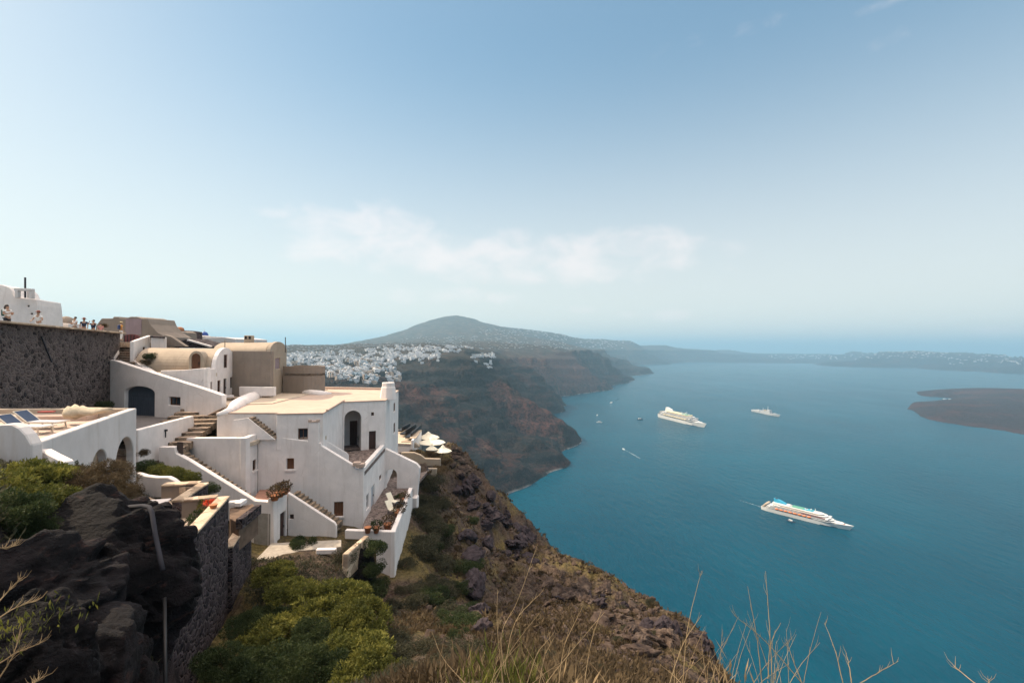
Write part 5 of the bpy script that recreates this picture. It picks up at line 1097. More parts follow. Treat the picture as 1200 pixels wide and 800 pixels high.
# ---------------------------------------------------------------- stones along the crag top
for i, (px, py, s_) in enumerate([(88, 590, .22), (97, 588, .3), (104, 598, .26), (78, 600, .2), (112, 590, .18)]):
    boulder(px, py, s_, True, 'small dark stone on top of the crag beside the shrubs', 'stones on the crag', (7, 16))

# ================================================================ dry stalks in the foreground
def stalk(pts, D, r0, label, grp, seedk, sprigs=5, mat=STW, cat='dry stalk', nm='dry_stalk'):
    rs = random.Random(seedk); m = MB(); P = [W(x, y, D * (1 + .03 * i)) for i, (x, y) in enumerate(pts)]
    # smooth the polyline
    Q = []
    for i in range(len(P) - 1):
        p0 = P[max(i - 1, 0)]; p1 = P[i]; p2 = P[i + 1]; p3 = P[min(i + 2, len(P) - 1)]
        for k in range(6):
            t = k / 6; Q.append(.5 * ((2 * p1) + (p2 - p0) * t + (2 * p0 - 5 * p1 + 4 * p2 - p3) * t * t + (3 * p1 - p0 - 3 * p2 + p3) * t ** 3))
    Q.append(P[-1]); n = len(Q); Q = [q + Vector((rs.uniform(-1, 1), rs.uniform(-1, 1), rs.uniform(-1, 1))) * .0005 * D for q in Q]
    m.tube(Q, [r0 * (1 - .7 * i / n) for i in range(n)], 6)
    for s in range(sprigs):
        i = rs.randrange(n // 3, n - 1); d = (Q[i + 1] - Q[i]).normalized(); e = (d + Vector((rs.uniform(-1, 1), rs.uniform(-.6, .6), rs.uniform(-.1, .8)))).normalized(); L = rs.uniform(.012, .035) * D
        m.tube([Q[i], Q[i] + e * L * .6, Q[i] + (e + Vector((0, 0, .3))).normalized() * L], [r0 * .45, r0 * .35, r0 * .15], 4)
    o = m.build(nm, mat); tag(o, label, cat, grp); return o
ST = [([(592, 790), (588, 742), (607, 702), (630, 637)], 2.6, 'tallest curved straw stalk, leaning right over the sea'), ([(590, 800), (583, 740), (583, 690)], 2.6, 'upright short stalk beside the tallest curved one'), ([(592, 780), (604, 728), (634, 694)], 2.5, 'stalk arching right just below the tallest one'),
      ([(545, 800), (520, 772), (506, 740)], 2.3, 'crooked stalk leaning left at the bottom centre'), ([(640, 800), (665, 768), (708, 717)], 2.4, 'thick straight stalk slanting up to the right'), ([(655, 800), (662, 755), (683, 710)], 2.7, 'thin stalk crossing behind the thick slanting one'), ([(685, 800), (692, 755), (705, 714)], 2.7, 'thin stalk standing right of the crossing pair'),
      ([(618, 800), (630, 765), (646, 745)], 2.2, 'short arching stalk between the first clumps'), ([(632, 800), (638, 770), (648, 748)], 2.2, 'short stalk almost parallel to the arching one'), ([(800, 800), (806, 735), (822, 668)], 2.4, 'tall straight twig left of the forked clump'), ([(785, 800), (800, 755), (822, 720)], 2.3, 'shorter slanting twig left of the forked clump'),
      ([(905, 800), (902, 735), (897, 669)], 2.3, 'tallest upright twig of the forked clump'), ([(893, 800), (886, 740), (876, 686)], 2.4, 'thin upright twig left of the tallest one in the clump'), ([(940, 800), (898, 752), (860, 720)], 2.2, 'thick twig leaning far left across the clump'), ([(900, 795), (903, 755), (915, 729)], 2.3, 'short twig forking right off the tall one'),
      ([(940, 800), (930, 775), (921, 748)], 2.3, 'thin dark twig right of the clump'), ([(988, 800), (978, 760), (966, 729)], 2.1, 'lone twig leaning left over the water'), ([(998, 800), (995, 780), (991, 763)], 2.2, 'short upright twig beside the lone leaning one'), ([(1008, 800), (1030, 787), (1053, 774)], 2.1, 'twig with a forked end slanting right near the bottom edge'), ([(1145, 802), (1128, 788), (1118, 780)], 2.1, 'small broken twig at the bottom right'), ([(1159, 802), (1159, 795)], 2.1, 'tiny twig tip at the bottom right')]
for i, (p, D, lab) in enumerate(ST): stalk(p, D, .0026 * D / 2.4, lab, None, i, 5)
rs = random.Random(21)
for k in range(36):
    bx = rs.choice([rs.gauss(590, 28), rs.gauss(800, 45), rs.gauss(890, 28), rs.uniform(500, 960)]); top = rs.uniform(715, 785); dx = rs.gauss(12, 26)
    stalk([(bx, 812), (bx + dx * .4, (812 + top) / 2), (bx + dx, top)], rs.uniform(2.1, 3.2), .0017, 'thin straw stalk in the tangle along the bottom edge', 'thin straw stalks along the bottom edge', 100 + k, rs.randint(1, 4))
for i, (p, lab) in enumerate([([(-8, 712), (10, 692), (25, 676)], 'upper bare twig entering at the left edge'), ([(-8, 728), (18, 712), (44, 703)], 'leafy twig reaching right at the left edge'), ([(-8, 782), (20, 764), (50, 752)], 'lower leafy twig at the left edge'), ([(-8, 640), (6, 642), (18, 638)], 'pale twig stub at the left edge'), ([(-5, 800), (14, 770), (22, 745)], 'steep twig at the lower left corner'), ([(35, 806), (40, 800), (50, 793)], 'short twig at the bottom left')]):
    stalk(p, 2.6, .0045, lab, None, 300 + i, 14, STW)
# yellow-green tufts at the bottom edge
def tuft(px, py, D, n, L, mat, lab):
    rs = np.random.RandomState(int(px)); P = np.array(W(px, py, D)) + rs.randn(n, 3) * np.array([.16, .16, .02]) * D / 3; a = rs.randn(n, 3) * .35; a[:, 2] = 1; l = (L * (.5 + rs.rand(n)))[:, None]; b = rs.randn(n, 3); b[:, 2] = 0; w_ = .0035 * D / 3
    o = link('grass_tuft', mesh_from_quads('grass_tuft', np.stack([P - b * w_, P + a * l * .6 - b * w_, P + a * l, P + a * l * .6 + b * w_], 1)), mat); tag(o, lab, 'grass tuft', None, 'stuff')
tuft(590, 812, 3.2, 420, .16, LG, 'yellow-green grass tuft under the tallest curved stalk'); tuft(540, 815, 3.4, 110, .12, STW, 'straw-coloured grass tuft left of the tallest stalk'); tuft(660, 818, 3.4, 100, .12, STW, 'straw-coloured tuft under the thick slanting stalk'); tuft(880, 824, 3.0, 70, .11, STW, 'straw-coloured tuft under the forked clump'); tuft(8, 740, 2.9, 260, .045, LG, 'yellow-leaved tuft at the left edge')
# ================================================================ town on the far rim
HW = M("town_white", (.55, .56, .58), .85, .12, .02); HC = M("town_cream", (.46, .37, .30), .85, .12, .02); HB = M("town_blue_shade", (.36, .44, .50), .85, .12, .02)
def town_mesh(seed):
    r_ = random.Random(seed); m = MB(); w_, d_, h_ = r_.uniform(7, 12), r_.uniform(6, 9), r_.uniform(3.2, 6.5)
    m.cur = 0; m.box((0, 0, h_ / 2 - 3), (w_, d_, h_ + 6)); 
    if r_.random() < .7: m.box((w_ * .55, -d_ * .15, h_ * .3 - 3), (w_ * .7, d_ * .8, h_ * .62 + 6))
    if r_.random() < .5: m.box((-w_ * .2, d_ * .1, h_ + 1.2), (w_ * .45, d_ * .6, 2.4))
    if r_.random() < .35:
        n = 8; p = [Vector((-w_ * .5 + w_ * .5 * k / n * 2, -d_ / 2 - .05, h_ + 2.2 * math.sin(math.pi * k / n))) for k in range(n + 1)]; m.prism(p, (0, d_ * .9, 0))
    m.cur = 1
    for k in range(r_.randint(2, 4)): m.box((-w_ * .4 + k * w_ * .27, -d_ / 2 - .03, h_ * r_.choice((.4, .7))), (1.5, .1, r_.choice((1.8, 2.6))))
    return m.mesh("town_house")
TM = []
for s in range(9):
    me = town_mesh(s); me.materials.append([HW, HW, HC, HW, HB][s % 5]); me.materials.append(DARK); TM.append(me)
rs = random.Random(9)
def polyin(p, poly):
    x, y = p; c = False; j = len(poly) - 1
    for i in range(len(poly)):
        if (poly[i][1] > y) != (poly[j][1] > y) and x < (poly[j][0] - poly[i][0]) * (y - poly[i][1]) / (poly[j][1] - poly[i][1]) + poly[i][0]: c = not c
        j = i
    return c
AR = [([(330, 414), (380, 411), (420, 410), (455, 418), (468, 428), (462, 434), (440, 436), (446, 446), (452, 449), (425, 448), (398, 444), (372, 436), (350, 432), (330, 430)], 1.0), ([(452, 440), (466, 436), (470, 440), (466, 447), (455, 446)], .8),
      ([(420, 410), (450, 406), (480, 404), (515, 406), (514, 424), (500, 429), (488, 423), (470, 424), (450, 416)], 1.0), ([(512, 404.5), (545, 405.5), (566, 408), (585, 416), (580, 429), (566, 434), (556, 423), (546, 413), (512, 412.5)], .7)]
pts = []
tries = 0
while len(pts) < 1500 and tries < 14000:
    tries += 1; px = rs.uniform(325, 580); py = rs.uniform(402, 450)
    if not any(polyin((px, py), a) for a, _ in AR): continue
    if fbm(np.array([px / 16.]), np.array([py / 6.]), 3)[0] < (-.12 if px < 530 else .02): continue
    pts.append((px, py))
def march_many(P, d0, d1, n=420):
    d = np.geomspace(d0, d1, n); out = []
    px = np.array([ray(*p).x for p in P]); rz = np.array([ray(*p).z for p in P])
    X = px[:, None] * d[None]; Z = hill_z(600 + (X / d[None]) * F, np.broadcast_to(d[None], X.shape)); hit = rz[:, None] * d[None] < Z
    for i in range(len(P)):
        k = np.argmax(hit[i]); out.append(Vector((X[i, k], d[k], float(Z[i, k]))) if hit[i].any() else None)
    return out
hits = [h for h in march_many(pts, 650, 2600) if h is not None and h.z > -150]
hits.sort(key=lambda h: h.y)
# thin out those that would stand in each other
keep = []; cell = {}
for h in hits:
    c = (int(h.x // 9), int(h.y // 11))
    if c in cell: continue
    cell[c] = 1; keep.append(h)
near_, rest = keep[:290], keep[290:]
for h in near_:
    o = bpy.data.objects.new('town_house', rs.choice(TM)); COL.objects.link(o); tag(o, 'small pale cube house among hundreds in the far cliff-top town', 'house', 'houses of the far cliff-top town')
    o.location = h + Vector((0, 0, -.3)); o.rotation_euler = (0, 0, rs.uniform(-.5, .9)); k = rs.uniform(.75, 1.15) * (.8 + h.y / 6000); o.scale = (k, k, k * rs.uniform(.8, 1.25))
bm = bmesh.new()
def add_house(bm, h, k, me, rz):
    m2 = me.copy(); m2.transform(Matrix.Translation(h) @ Matrix.Rotation(rz, 4, 'Z') @ Matrix.Scale(k, 4)); bm.from_mesh(m2); bpy.data.meshes.remove(m2)
for h in rest: add_house(bm, h, rs.uniform(.6, 1.05), rs.choice(TM[:1] + TM[3:4] + TM[5:6]), rs.uniform(-.5, .9))
me = bpy.data.meshes.new("town_houses_far"); bm.to_mesh(me); bm.free(); o = link("distant_town", me, [HW, DARK]); tag(o, kind='stuff', label='white far houses packed along the cliff-top ridge')
# specks of villages on the mountain foot and along the far ridge
bm = bmesh.new(); P = []
for (x0, x1, y0, y1, n_) in ((560, 730, 385, 409, 330), (300, 470, 402, 413, 220), (470, 560, 394, 405, 90), (900, 1010, 415, 421, 60), (1010, 1110, 411, 420, 90), (1110, 1200, 417, 427, 60), (725, 760, 397, 402, 14)):
    P += [(rs.uniform(x0, x1), rs.uniform(y0, y1)) for _ in range(n_)]
for h in march_many(P, 2200, 16000):
    if h is None or h.z < -235: continue
    k = h.y / 2600.; m2 = TM[0].copy(); m2.transform(Matrix.Translation(h) @ Matrix.Rotation(rs.uniform(-.5, .5), 4, 'Z') @ Matrix.Scale(k * rs.uniform(.35, .7), 4)); bm.from_mesh(m2); bpy.data.meshes.remove(m2)
me = bpy.data.meshes.new("far_villages"); bm.to_mesh(me); bm.free(); o = link("far_villages", me, [HW, DARK]); tag(o, kind='stuff', label='pale specks of far villages on the hazy hills')
# mooring huts on the lava island
for i, (px, py) in enumerate([(1107, 467.3), (1113, 467.8), (1119, 466), (1121, 464.5)]):
    p = H(px, py, SEA + 1.5); o = MB().box((0, 0, 0), (16, 8, 5)).build('island_boat', HW); o.location = p; o.rotation_euler = (0, 0, i * .4); tag(o, 'tiny pale boat moored in the inlet of the lava island', 'boat', 'boats moored at the lava island')

# ================================================================ ships
SW = M("ship_white", (.66, .65, .63), .4, .04, .05); SG = M("ship_grey", (.40, .42, .44), .5, .06, .05); SD = M("ship_deck", (.42, .34, .26), .7, .12, .1); SWI = M("ship_window_band", (.05, .06, .08), .3, .2, .2)
SO = M("lifeboat_orange", (.75, .20, .05), .5, .1); SB = M("funnel_blue", (.05, .38, .58), .4, .08); SN = M("hull_navy", (.02, .03, .06), .4, .1); SR = M("deck_red", (.35, .10, .07), .7, .1); SY = M("ship_beige", (.66, .56, .36), .6, .1); SGR = M("deck_green", (.10, .30, .22), .6, .1); SP = M("pool_blue", (.05, .35, .45), .2, .05)
def hull_mesh(L, B, Hh, bow=.28, stern=.55, sheer=2., zb=-1.2, rake=.05):
    m = MB(); n = 26; st_ = []
    for i in range(n + 1):
        t = i / n; x = -L / 2 + L * t
        b = 1 - max(0, (t - (1 - bow)) / bow) ** 2.0; b *= 1 - (1 - stern) * max(0, (.10 - t) / .10) ** 1.6; b = max(b, .012)
        zt = Hh + sheer * max(0, (t - .7) / .3) ** 1.5; xw = x - rake * L * max(0, (t - .75) / .25)
        st_.append(((x, b * B / 2, zt), (xw, (b if t < .8 else b * .82) * B / 2 * .93, zb)))
    for s in (1, -1):
        for i in range(n):
            a, b = st_[i], st_[i + 1]; f = lambda p: (p[0], s * p[1], p[2]); q = [f(a[1]), f(b[1]), f(b[0]), f(a[0])]; m.quad(*(q if s < 0 else q[::-1]))
    for i in range(n): a, b = st_[i][0], st_[i + 1][0]; m.quad((a[0], -a[1], a[2] - .1), (b[0], -b[1], b[2] - .1), (b[0], b[1], b[2] - .1), (a[0], a[1], a[2] - .1))
    a = st_[0]; m.quad((a[0][0], -a[0][1], a[0][2]), (a[0][0], a[0][1], a[0][2]), (a[1][0], a[1][1], a[1][2]), (a[1][0], -a[1][1], a[1][2])); return m
def deckpoly(x0, x1, w, z, h, nose=.12, tail=.06):
    n = 6; L = x1 - x0; P = [(x0 + L * tail * 0, -w / 2 * .8), (x0 + L * tail, -w / 2)]
    P += [(x1 - L * nose + L * nose * math.sin(math.pi / 2 * k / n), -w / 2 * math.cos(math.pi / 2 * k / n) if k < n else 0) for k in range(n + 1)]
    P += [(a, -b) for a, b in P[::-1][1:]]; P = [Vector((a, b, z)) for a, b in P]; return P, Vector((0, 0, h))
def cruise(label, A, B_, width, style):
    A = Vector(A); B_ = Vector(B_); L = (B_ - A).length; c = (A + B_) / 2; g = thing('cruise_ship', label, 'cruise ship', (c.x, c.y, SEA))
    def mk(nm, m, mat, par=None, **k): o = m.build(nm, mat, None, **k); o.parent = par or g; return o
    u = L / 200.; Hh = 8.6 * u
    mk('hull', hull_mesh(L, width, Hh, .44, .7, 3 * u), SW, weld=True); mk('waterline', MB().prism([Vector((x * .985, y * .90, .9)) for x, y, z in [(p[0], p[1], 0) for p in []] or [(-L * .49, -width * .3, 0), (-L * .4, -width * .49, 0), (L * .25, -width * .49, 0), (L * .44, 0, 0), (L * .25, width * .49, 0), (-L * .4, width * .49, 0), (-L * .49, width * .3, 0)]], (0, 0, -1.6)), SN)
    z = Hh; tiers = [(-.44, .33, .96, 2.9), (-.43, .30, .93, 2.9), (-.40, .27, .90, 2.9), (-.36, .24, .88, 2.9), (-.30, .20, .62 if style == 'a' else .80, 2.8)]
    for i, (a, b, w_, h_) in enumerate(tiers):
        P, e = deckpoly(a * L, b * L, width * w_, z, h_ * u * .5); mk('window_band', MB().prism([p + Vector((0, 0, 0)) for p in [Vector((q.x * .995, q.y * .985, q.z)) for q in P]], e), SWI)
        P, e = deckpoly(a * L, b * L, width * w_, z + h_ * u * .5, h_ * u * .5); mk('deck', MB().prism(P, e), SW if i < 4 else SY if style == 'b' else SW); z += h_ * u
    top = z
    # open lido deck with pool and the orange tender row
    mk('lido_deck', MB().box((-.06 * L, 0, top - 2.8 * u + .12), (.42 * L, width * .84, .2)), SD); mk('pool', MB().box((.0, 0, top + .15), (.06 * L, width * .3, .3)), SP)
    n = 8 if style == 'a' else 9
    for s in (-1, 1):
        for k in range(n):
            m = MB(); x = (-.30 + .052 * k) * L if style == 'a' else (-.30 + .058 * k) * L; m.lathe([(.05, -4.2 * u), (1.7 * u, -3.6 * u), (2.0 * u, 0), (1.7 * u, 3.6 * u), (.05, 4.2 * u)], (0, 0, 0), 8); o = mk('lifeboat', m, SO if style == 'a' else SY, smooth=True); o.location = (x, s * width * .50, Hh + 3.6 * u); o.rotation_euler = (0, R(90), 0)
    if style == 'a':
        m = MB(); P = [Vector((-.35 * L, 0, top - 2)), Vector((-.19 * L, 0, top - 2)), Vector((-.225 * L, 0, top + 4 * u)), Vector((-.33 * L, 0, top + 11 * u)), Vector((-.36 * L, 0, top + 11.5 * u))]; m.prism([p + Vector((0, -width * .14, 0)) for p in P], (0, width * .28, 0)); fo = mk('funnel', m, SB)
        mk('funnel_housing', MB().box((-.27 * L, 0, top), (.20 * L, width * .5, 4 * u)), SW, bevel=.4); m = MB(); m.box((-.335 * L, 0, top + 11.6 * u), (.03 * L, width * .2, 1.2 * u)); mk('funnel_top', m, SN)
        mk('green_deck', MB().box((-.09 * L, width * .1, top + .3), (.13 * L, width * .5, .5)), SGR); mk('blue_deck', MB().box((.05 * L, width * .08, top + .3), (.07 * L, width * .45, .5)), SP)
        mk('red_band', MB().box((.10 * L, -width * .46, Hh + 8.4 * u), (.26 * L, .5, 1.0 * u)), SR)
    else:
        m = MB(); P = [Vector((-.36 * L, 0, top - 2)), Vector((-.20 * L, 0, top - 2)), Vector((-.24 * L, 0, top + 6 * u)), Vector((-.34 * L, 0, top + 10 * u))]; m.prism([p + Vector((0, -width * .16, 0)) for p in P], (0, width * .32, 0)); mk('funnel', m, SW, bevel=.5)
        mk('sports_deck', MB().box((.10 * L, 0, top + .3), (.10 * L, width * .6, .6)), SGR)
    for x, h_ in ((.11, 9), (.0, 5), (.155, 4)):
        m = MB(); m.tube([(x * L, 0, top - 1), (x * L - 1.5 * u, 0, top + h_ * u)], [.9 * u, .3 * u], 6); m.box((x * L - u, 0, top + h_ * u * .6), (1.2 * u, 5 * u, .5 * u)); mk('mast', m, SW)
    m = MB(); m.lathe([(.1, -1.8 * u), (1.6 * u, -.9 * u), (1.9 * u, .2 * u), (1.2 * u, 1.4 * u), (.1, 1.8 * u)], (.055 * L, width * .12, top + 2.5 * u), 10); mk('radar_dome', m, SW, smooth=True)
    mk('bridge', MB().box((.245 * L, 0, Hh + 7.2 * u), (.03 * L, width * 1.04, 2.6 * u)), SW, bevel=.2); mk('bridge_window', MB().box((.2605 * L, 0, Hh + 7.4 * u), (.004 * L, width * .96, 1.2 * u)), SWI)
    P, e = deckpoly(.30 * L, .40 * L, width * .55, Hh + 1.2 * u, 1.6 * u, .3); mk('foredeck_house', MB().prism(P, e), SW); mk('helipad', MB().lathe([(4.2 * u, 0), (4.2 * u, .3)], (.395 * L, 0, Hh + 1.3 * u), 14), SR)
    for k in range(4): mk('aft_deck', MB().box(((-.44 - .012 * (3 - k)) * L, 0, Hh + (.9 + 2.9 * k) * u), (.03 * L, width * (.82 - .03 * k), .35 * u)), SD)
    g.rotation_euler = (0, 0, math.atan2(B_.y - A.y, B_.x - A.x)); return g, L
cs1, L1_ = cruise('nearer white cruise ship with a blue funnel and orange lifeboats heading right', H(894, 595, SEA), H(1001, 622, SEA), 24, 'a'); print('ship1', L1_)
cs2, L2_ = cruise('farther white cruise ship with beige decks and no blue funnel', H(774, 488, SEA), H(828, 501.5, SEA), 38, 'b'); print('ship2', L2_)
# grey warship
A, B_ = H(882, 481.5, SEA), H(914.5, 488.5, SEA); L = (B_ - A).length; c = (A + B_) / 2; g = thing('grey_warship', 'small grey warship anchored beyond the cruise ships', 'warship', (c.x, c.y, SEA))
def mk(nm, m, mat, **k): o = m.build(nm, mat, None, **k); o.parent = g; return o
mk('hull', hull_mesh(L, 20, 7, .35, .8, 3), SG, weld=True)
for x, w_, l_, h_, z0 in ((.10, 14, .16, 8, 7), (.12, 11, .09, 6, 15), (-.08, 11, .14, 6, 7), (-.26, 12, .12, 5, 7)): mk('superstructure', MB().prism([Vector((L * (x - l_ / 2), -w_ / 2, z0)), Vector((L * (x + l_ / 2), -w_ / 2, z0)), Vector((L * (x + l_ / 2 - .01), w_ / 2, z0)), Vector((L * (x - l_ / 2), w_ / 2, z0))], (0, 0, h_)), SG)
for x, z0, h_ in ((.07, 20, 16), (-.10, 12, 14)): m = MB(); m.tube([(L * x, 0, z0 - 6), (L * x, 0, z0 + h_)], [2.2, .5], 6); m.box((L * x, 0, z0 + h_ * .6), (2, 8, 1.0)); mk('mast', m, SG)
mk('funnel', MB().box((-.02 * L, 0, 15), (.05 * L, 7, 7)), SD, bevel=.4); m = MB(); m.box((.30 * L, 0, 9.5), (6, 5, 3)); m.bar((.30 * L, 0, 10), (.36 * L, 0, 11.5), .8); mk('gun_turret', m, SG)
g.rotation_euler = (0, 0, math.atan2(B_.y - A.y, B_.x - A.x))
# small boats
def boat(px, py, L, rz, label, dark=False, cabin=True, grp=None):
    p = H(px, py, SEA); g = thing('small_boat', label, 'boat', p, grp)
    def mk(nm, m, mat, **k): o = m.build(nm, mat, None, **k); o.parent = g; return o
    mk('hull', hull_mesh(L, L * .30, L * .09, .45, .8, L * .05, -.3), SN if dark else SW, weld=True)
    if cabin: mk('cabin', MB().box((-.05 * L, 0, L * .15), (L * .42, L * .2, L * .13)), SW, bevel=.1); mk('cabin_window', MB().box((-.05 * L, 0, L * .16), (L * .40, L * .205, L * .045)), SWI)
    g.rotation_euler = (0, 0, rz); return g
for a in [(700, 486.5, 17, 1.2, 'bright small boat, leftmost of the two near the headland'), (702.5, 495, 22, -.3, 'white excursion boat just below the bright small one'), (710.5, 497.5, 9, .5, 'tiny dark boat right of the white excursion boat', True, False), (709.5, 489.5, 7, .5, 'faint tiny dinghy between the excursion boat and the open water', True, False),
          (750, 491.5, 26, .15, 'blue-grey excursion boat left of the farther cruise ship', True), (716.5, 472, 24, .9, 'small white boat nearest the far headland'), (723.5, 467.5, 14, .2, 'tiny dark boat beyond the white one near the far headland', True, False), (927, 611, 14, -1.1, 'small tender alongside the nearer cruise ship', True)]: boat(*a)
p = H(730.5, 526, SEA); q = H(748, 535, SEA); boat(730.5, 526.3, 13, math.atan2(p.y - q.y, p.x - q.x), 'speedboat pulling a white wake', False, True)
FOAM = M("wake_foam", (.80, .85, .86), .8, .2, .3); 
t = NT("thin_foam"); n_ = t.noise(t.coord(which='World'), .22, 5, .7); t.col((.60, .72, .76)); t.rough(.9); t.l(t.ramp(n_, [(.42, 0.), (.62, .6)]), t.b.inputs['Alpha']); TF = t.m
def wake(P, w0, w1, label, mat):
    m = MB(); n = len(P)
    for i in range(n - 1):
        a, b = P[i], P[i + 1]; d = (b - a).normalized(); s_ = Vector((-d.y, d.x, 0)); wa = w0 + (w1 - w0) * i / (n - 1); wb = w0 + (w1 - w0) * (i + 1) / (n - 1); a = a + Vector((0, 0, .35)); b = b + Vector((0, 0, .35)); m.quad(a - s_ * wa, a + s_ * wa, b + s_ * wb, b - s_ * wb)
    o = m.build('wake', mat); tag(o, label, 'wake', None, 'stuff')
wake([p.lerp(H(750, 537, SEA), k / 6) for k in range(7)], .9, 2.2, 'white wake behind the speedboat', TF)
wake([H(892, 594, SEA), H(880, 590, SEA), H(866, 586, SEA)], 1.5, 1.0, 'short foam line left of the nearer cruise ship', TF)

# ================================================================ cafe terrace beyond the house
g = thing('cafe_terrace', 'cafe deck with dark seating rows on a bluish white wall above the drop', 'terrace', W(480, 520, 68))
CZ = W(480, 510, 68).z
cp = [H(455, 503, CZ), H(488, 502.5, CZ), H(494, 507.5, CZ), H(484, 520, CZ), H(455, 519, CZ)]
m = MB(); m.prism([Vector(p) for p in cp], (0, 0, -.4)); m.build('deck', FLOORM, g)
pz = Pl(cp[3], cp[2]); wall(g, 'wall', pz, rectp(0, pz.L, CZ - 4, CZ + .5), .3, WHITE, uz=True, off=.01)
pz = Pl(cp[4], cp[3]); wall(g, 'wall', pz, rectp(0, pz.L, CZ - 4, CZ - .02), .3, WHITE, uz=True)
m = MB(); m.bar(H(486, 518, CZ) + Vector((-.3, 0, .52)), H(493, 508, CZ) + Vector((-.3, 0, .52)), .9, .08); m.build('counter', SAND, g)
for i, (x0, y0, x1, y1) in enumerate([(472, 512, 484, 504), (478, 516, 490, 505), (468, 508, 477, 503)]):
    a, b = H(x0, y0, CZ), H(x1, y1, CZ); gg = thing('bench_row', ('middle dark seating row on the cafe deck', 'right dark seating row next to the cafe counter', 'left dark seating row on the cafe deck')[i], 'bench', a)
    m = MB(); m.bar(a + Vector((0, 0, .4)), b + Vector((0, 0, .4)), .8, .18); m.build('seat', BLKM, gg); m = MB(); m.bar(a + Vector((.45, 0, .75)), b + Vector((.45, 0, .75)), .15, .6); m.build('backrest', BLKM, gg)
UMB = M("ivory_canvas", (.78, .72, .58), .8, .06)
for x, y, D, rad, lab in [(502, 512.5, 71, 1.75, 'farthest ivory cafe umbrella'), (506, 518.5, 68.5, 2.1, 'middle ivory cafe umbrella, the widest'), (519, 528.5, 67, 1.35, 'rightmost ivory cafe umbrella nearest the rocks'), (506, 526.5, 66.5, .9, 'small half-hidden white cafe umbrella left of the rightmost one')]:
    p = W(x, y, D); g = thing('cafe_umbrella', lab, 'umbrella', p - Vector((0, 0, 2.3)), 'cafe umbrellas'); m = MB(); m.lathe([(rad, 0), (rad, .05), (rad * .5, .38), (.06, .72)], p, 8); m.build('canopy', UMB, g)
    m = MB(); m.lathe([(rad * .28, .58), (.1, .9), (.02, .95)], p, 8); m.build('vent', UMB, g); m = MB(); m.tube([p - Vector((0, 0, 2.6)), p + Vector((0, 0, .7))], .05, 6); m.build('pole', BLKM, g)
for poly, D, dep, lab in [([(470, 530), (485, 530), (493, 533), (498, 537), (516, 537.5), (516, 546), (487, 546), (470, 536)], 57, .4, 'pale planter wall running right below the cafe shrubs'), ([(489, 545), (497, 545), (498, 548.5), (512, 549), (511, 556), (509, 560), (505, 560), (504, 552), (489, 552)], 51, .35, 'short L-shaped planter wall nearest the arched wall'), ([(470, 517), (480, 517), (487, 519), (492, 523), (490, 525), (470, 523)], 63, .5, 'curved cream kerb under the cafe deck')]:
    g = thing('planter_wall', lab, 'wall', W(poly[0][0], poly[0][1], D)); pz = Pl(W(470, 530, D), W(520, 530, D)); wall(g, 'wall', pz, poly, dep, SAND, bevel=.05)

# ================================================================ small things on the terraces
def pot(p, r_, h_, label, grp, plant=None, mat=None):
    g = thing('plant_pot', label, 'plant pot', p, grp); m = MB(); m.lathe([(r_ * .65, 0), (r_ * .95, h_ * .85), (r_, h_ * .86), (r_, h_), (r_ * .8, h_ * .97)], p, 12); m.build('pot', mat or TERRA, g, smooth=True)
    if plant:
        rs_ = np.random.RandomState(int(abs(p.x * 100)) % 9999); q = mesh_from_quads('plant', leaves(rs_, np.array(p) + np.array([0, 0, h_ + r_ * .6]), np.array([r_ * 1.5, r_ * 1.5, r_ * 1.2]), 260, r_ * .6)); o = link('plant', q, plant, g)
    return g
GP = 'pots along the parapet of the cobbled terrace'
for x, y, r_, pl_, lab in [(431, 621, .2, None, 'plain terracotta pot on the low wall, left of the pair'), (441, 621, .2, LD, 'dark planted pot on the low wall, right of the pair'), (454, 618, .24, LB, 'pot with a dry plant near the parapet corner'), (467, 604, .24, LB, 'large orange pot, third from the parapet corner'), (468, 600, .2, None, 'orange pot leaning on the outer parapet'), (471, 596, .2, LB, 'orange pot halfway along the outer parapet'), (474, 587, .22, LB, 'orange pot farthest along the outer parapet')]:
    z = AZ if y < 620 or x > 450 else -13.05; pot(H(x, y + 3, z), r_ * 1.25, r_ * 2.1, lab, GP, pl_)
for x, y, lab in [(322, 583, 'dry red-leaved potted plant at the landing corner'), (328, 579, 'dry red-leaved potted plant in the middle of the landing edge'), (333, 576, 'dry red-leaved potted plant farthest on the landing')]: pot(H(x, y + 3, -10.1), .3, .35, lab, 'dry potted plants on the stair landing', leafmat_red if 'leafmat_red' in globals() else LB)
pot(H(240, 604, -8.0), .22, .3, 'pot with green and red flowers in the flagstone terrace corner', None, LG); 
rs_ = np.random.RandomState(5); fm = M("red_petals", (.75, .08, .03), .6, .15); fl_ = link('red_flower', mesh_from_quads('red_flower', leaves(rs_, np.array(H(247, 589, -7.35)), np.array([.38, .2, .12]), 240, .09)), fm); tag(fl_, 'bright red geranium flowers over the flagstone terrace coping', 'flower')
pot(H(231, 618, -8.0), .22, .3, 'dark planted bowl on the flagstones by the coping', 'bowls on the flagstones', LD); pot(H(222, 624, -8.0), .2, .2, 'second dark bowl on the flagstones nearer the camera', 'bowls on the flagstones', LD); pot(H(206, 636, -8.0), .16, .22, 'small planted pot nearest the crag on the flagstones', None, LG)
pot(H(250, 595, -7.2), .17, .16, 'round clay bowl lying on the coping', None, None); pot(H(425, 522, TZ), .3, .5, 'round dark pot beside the loggia door', None, LD, BLKM)
pot(H(398, 519, TZ) + Vector((0, 0, .6)), .15, .25, 'little dark pot on the inner stair wall', None, LD, BLKM)
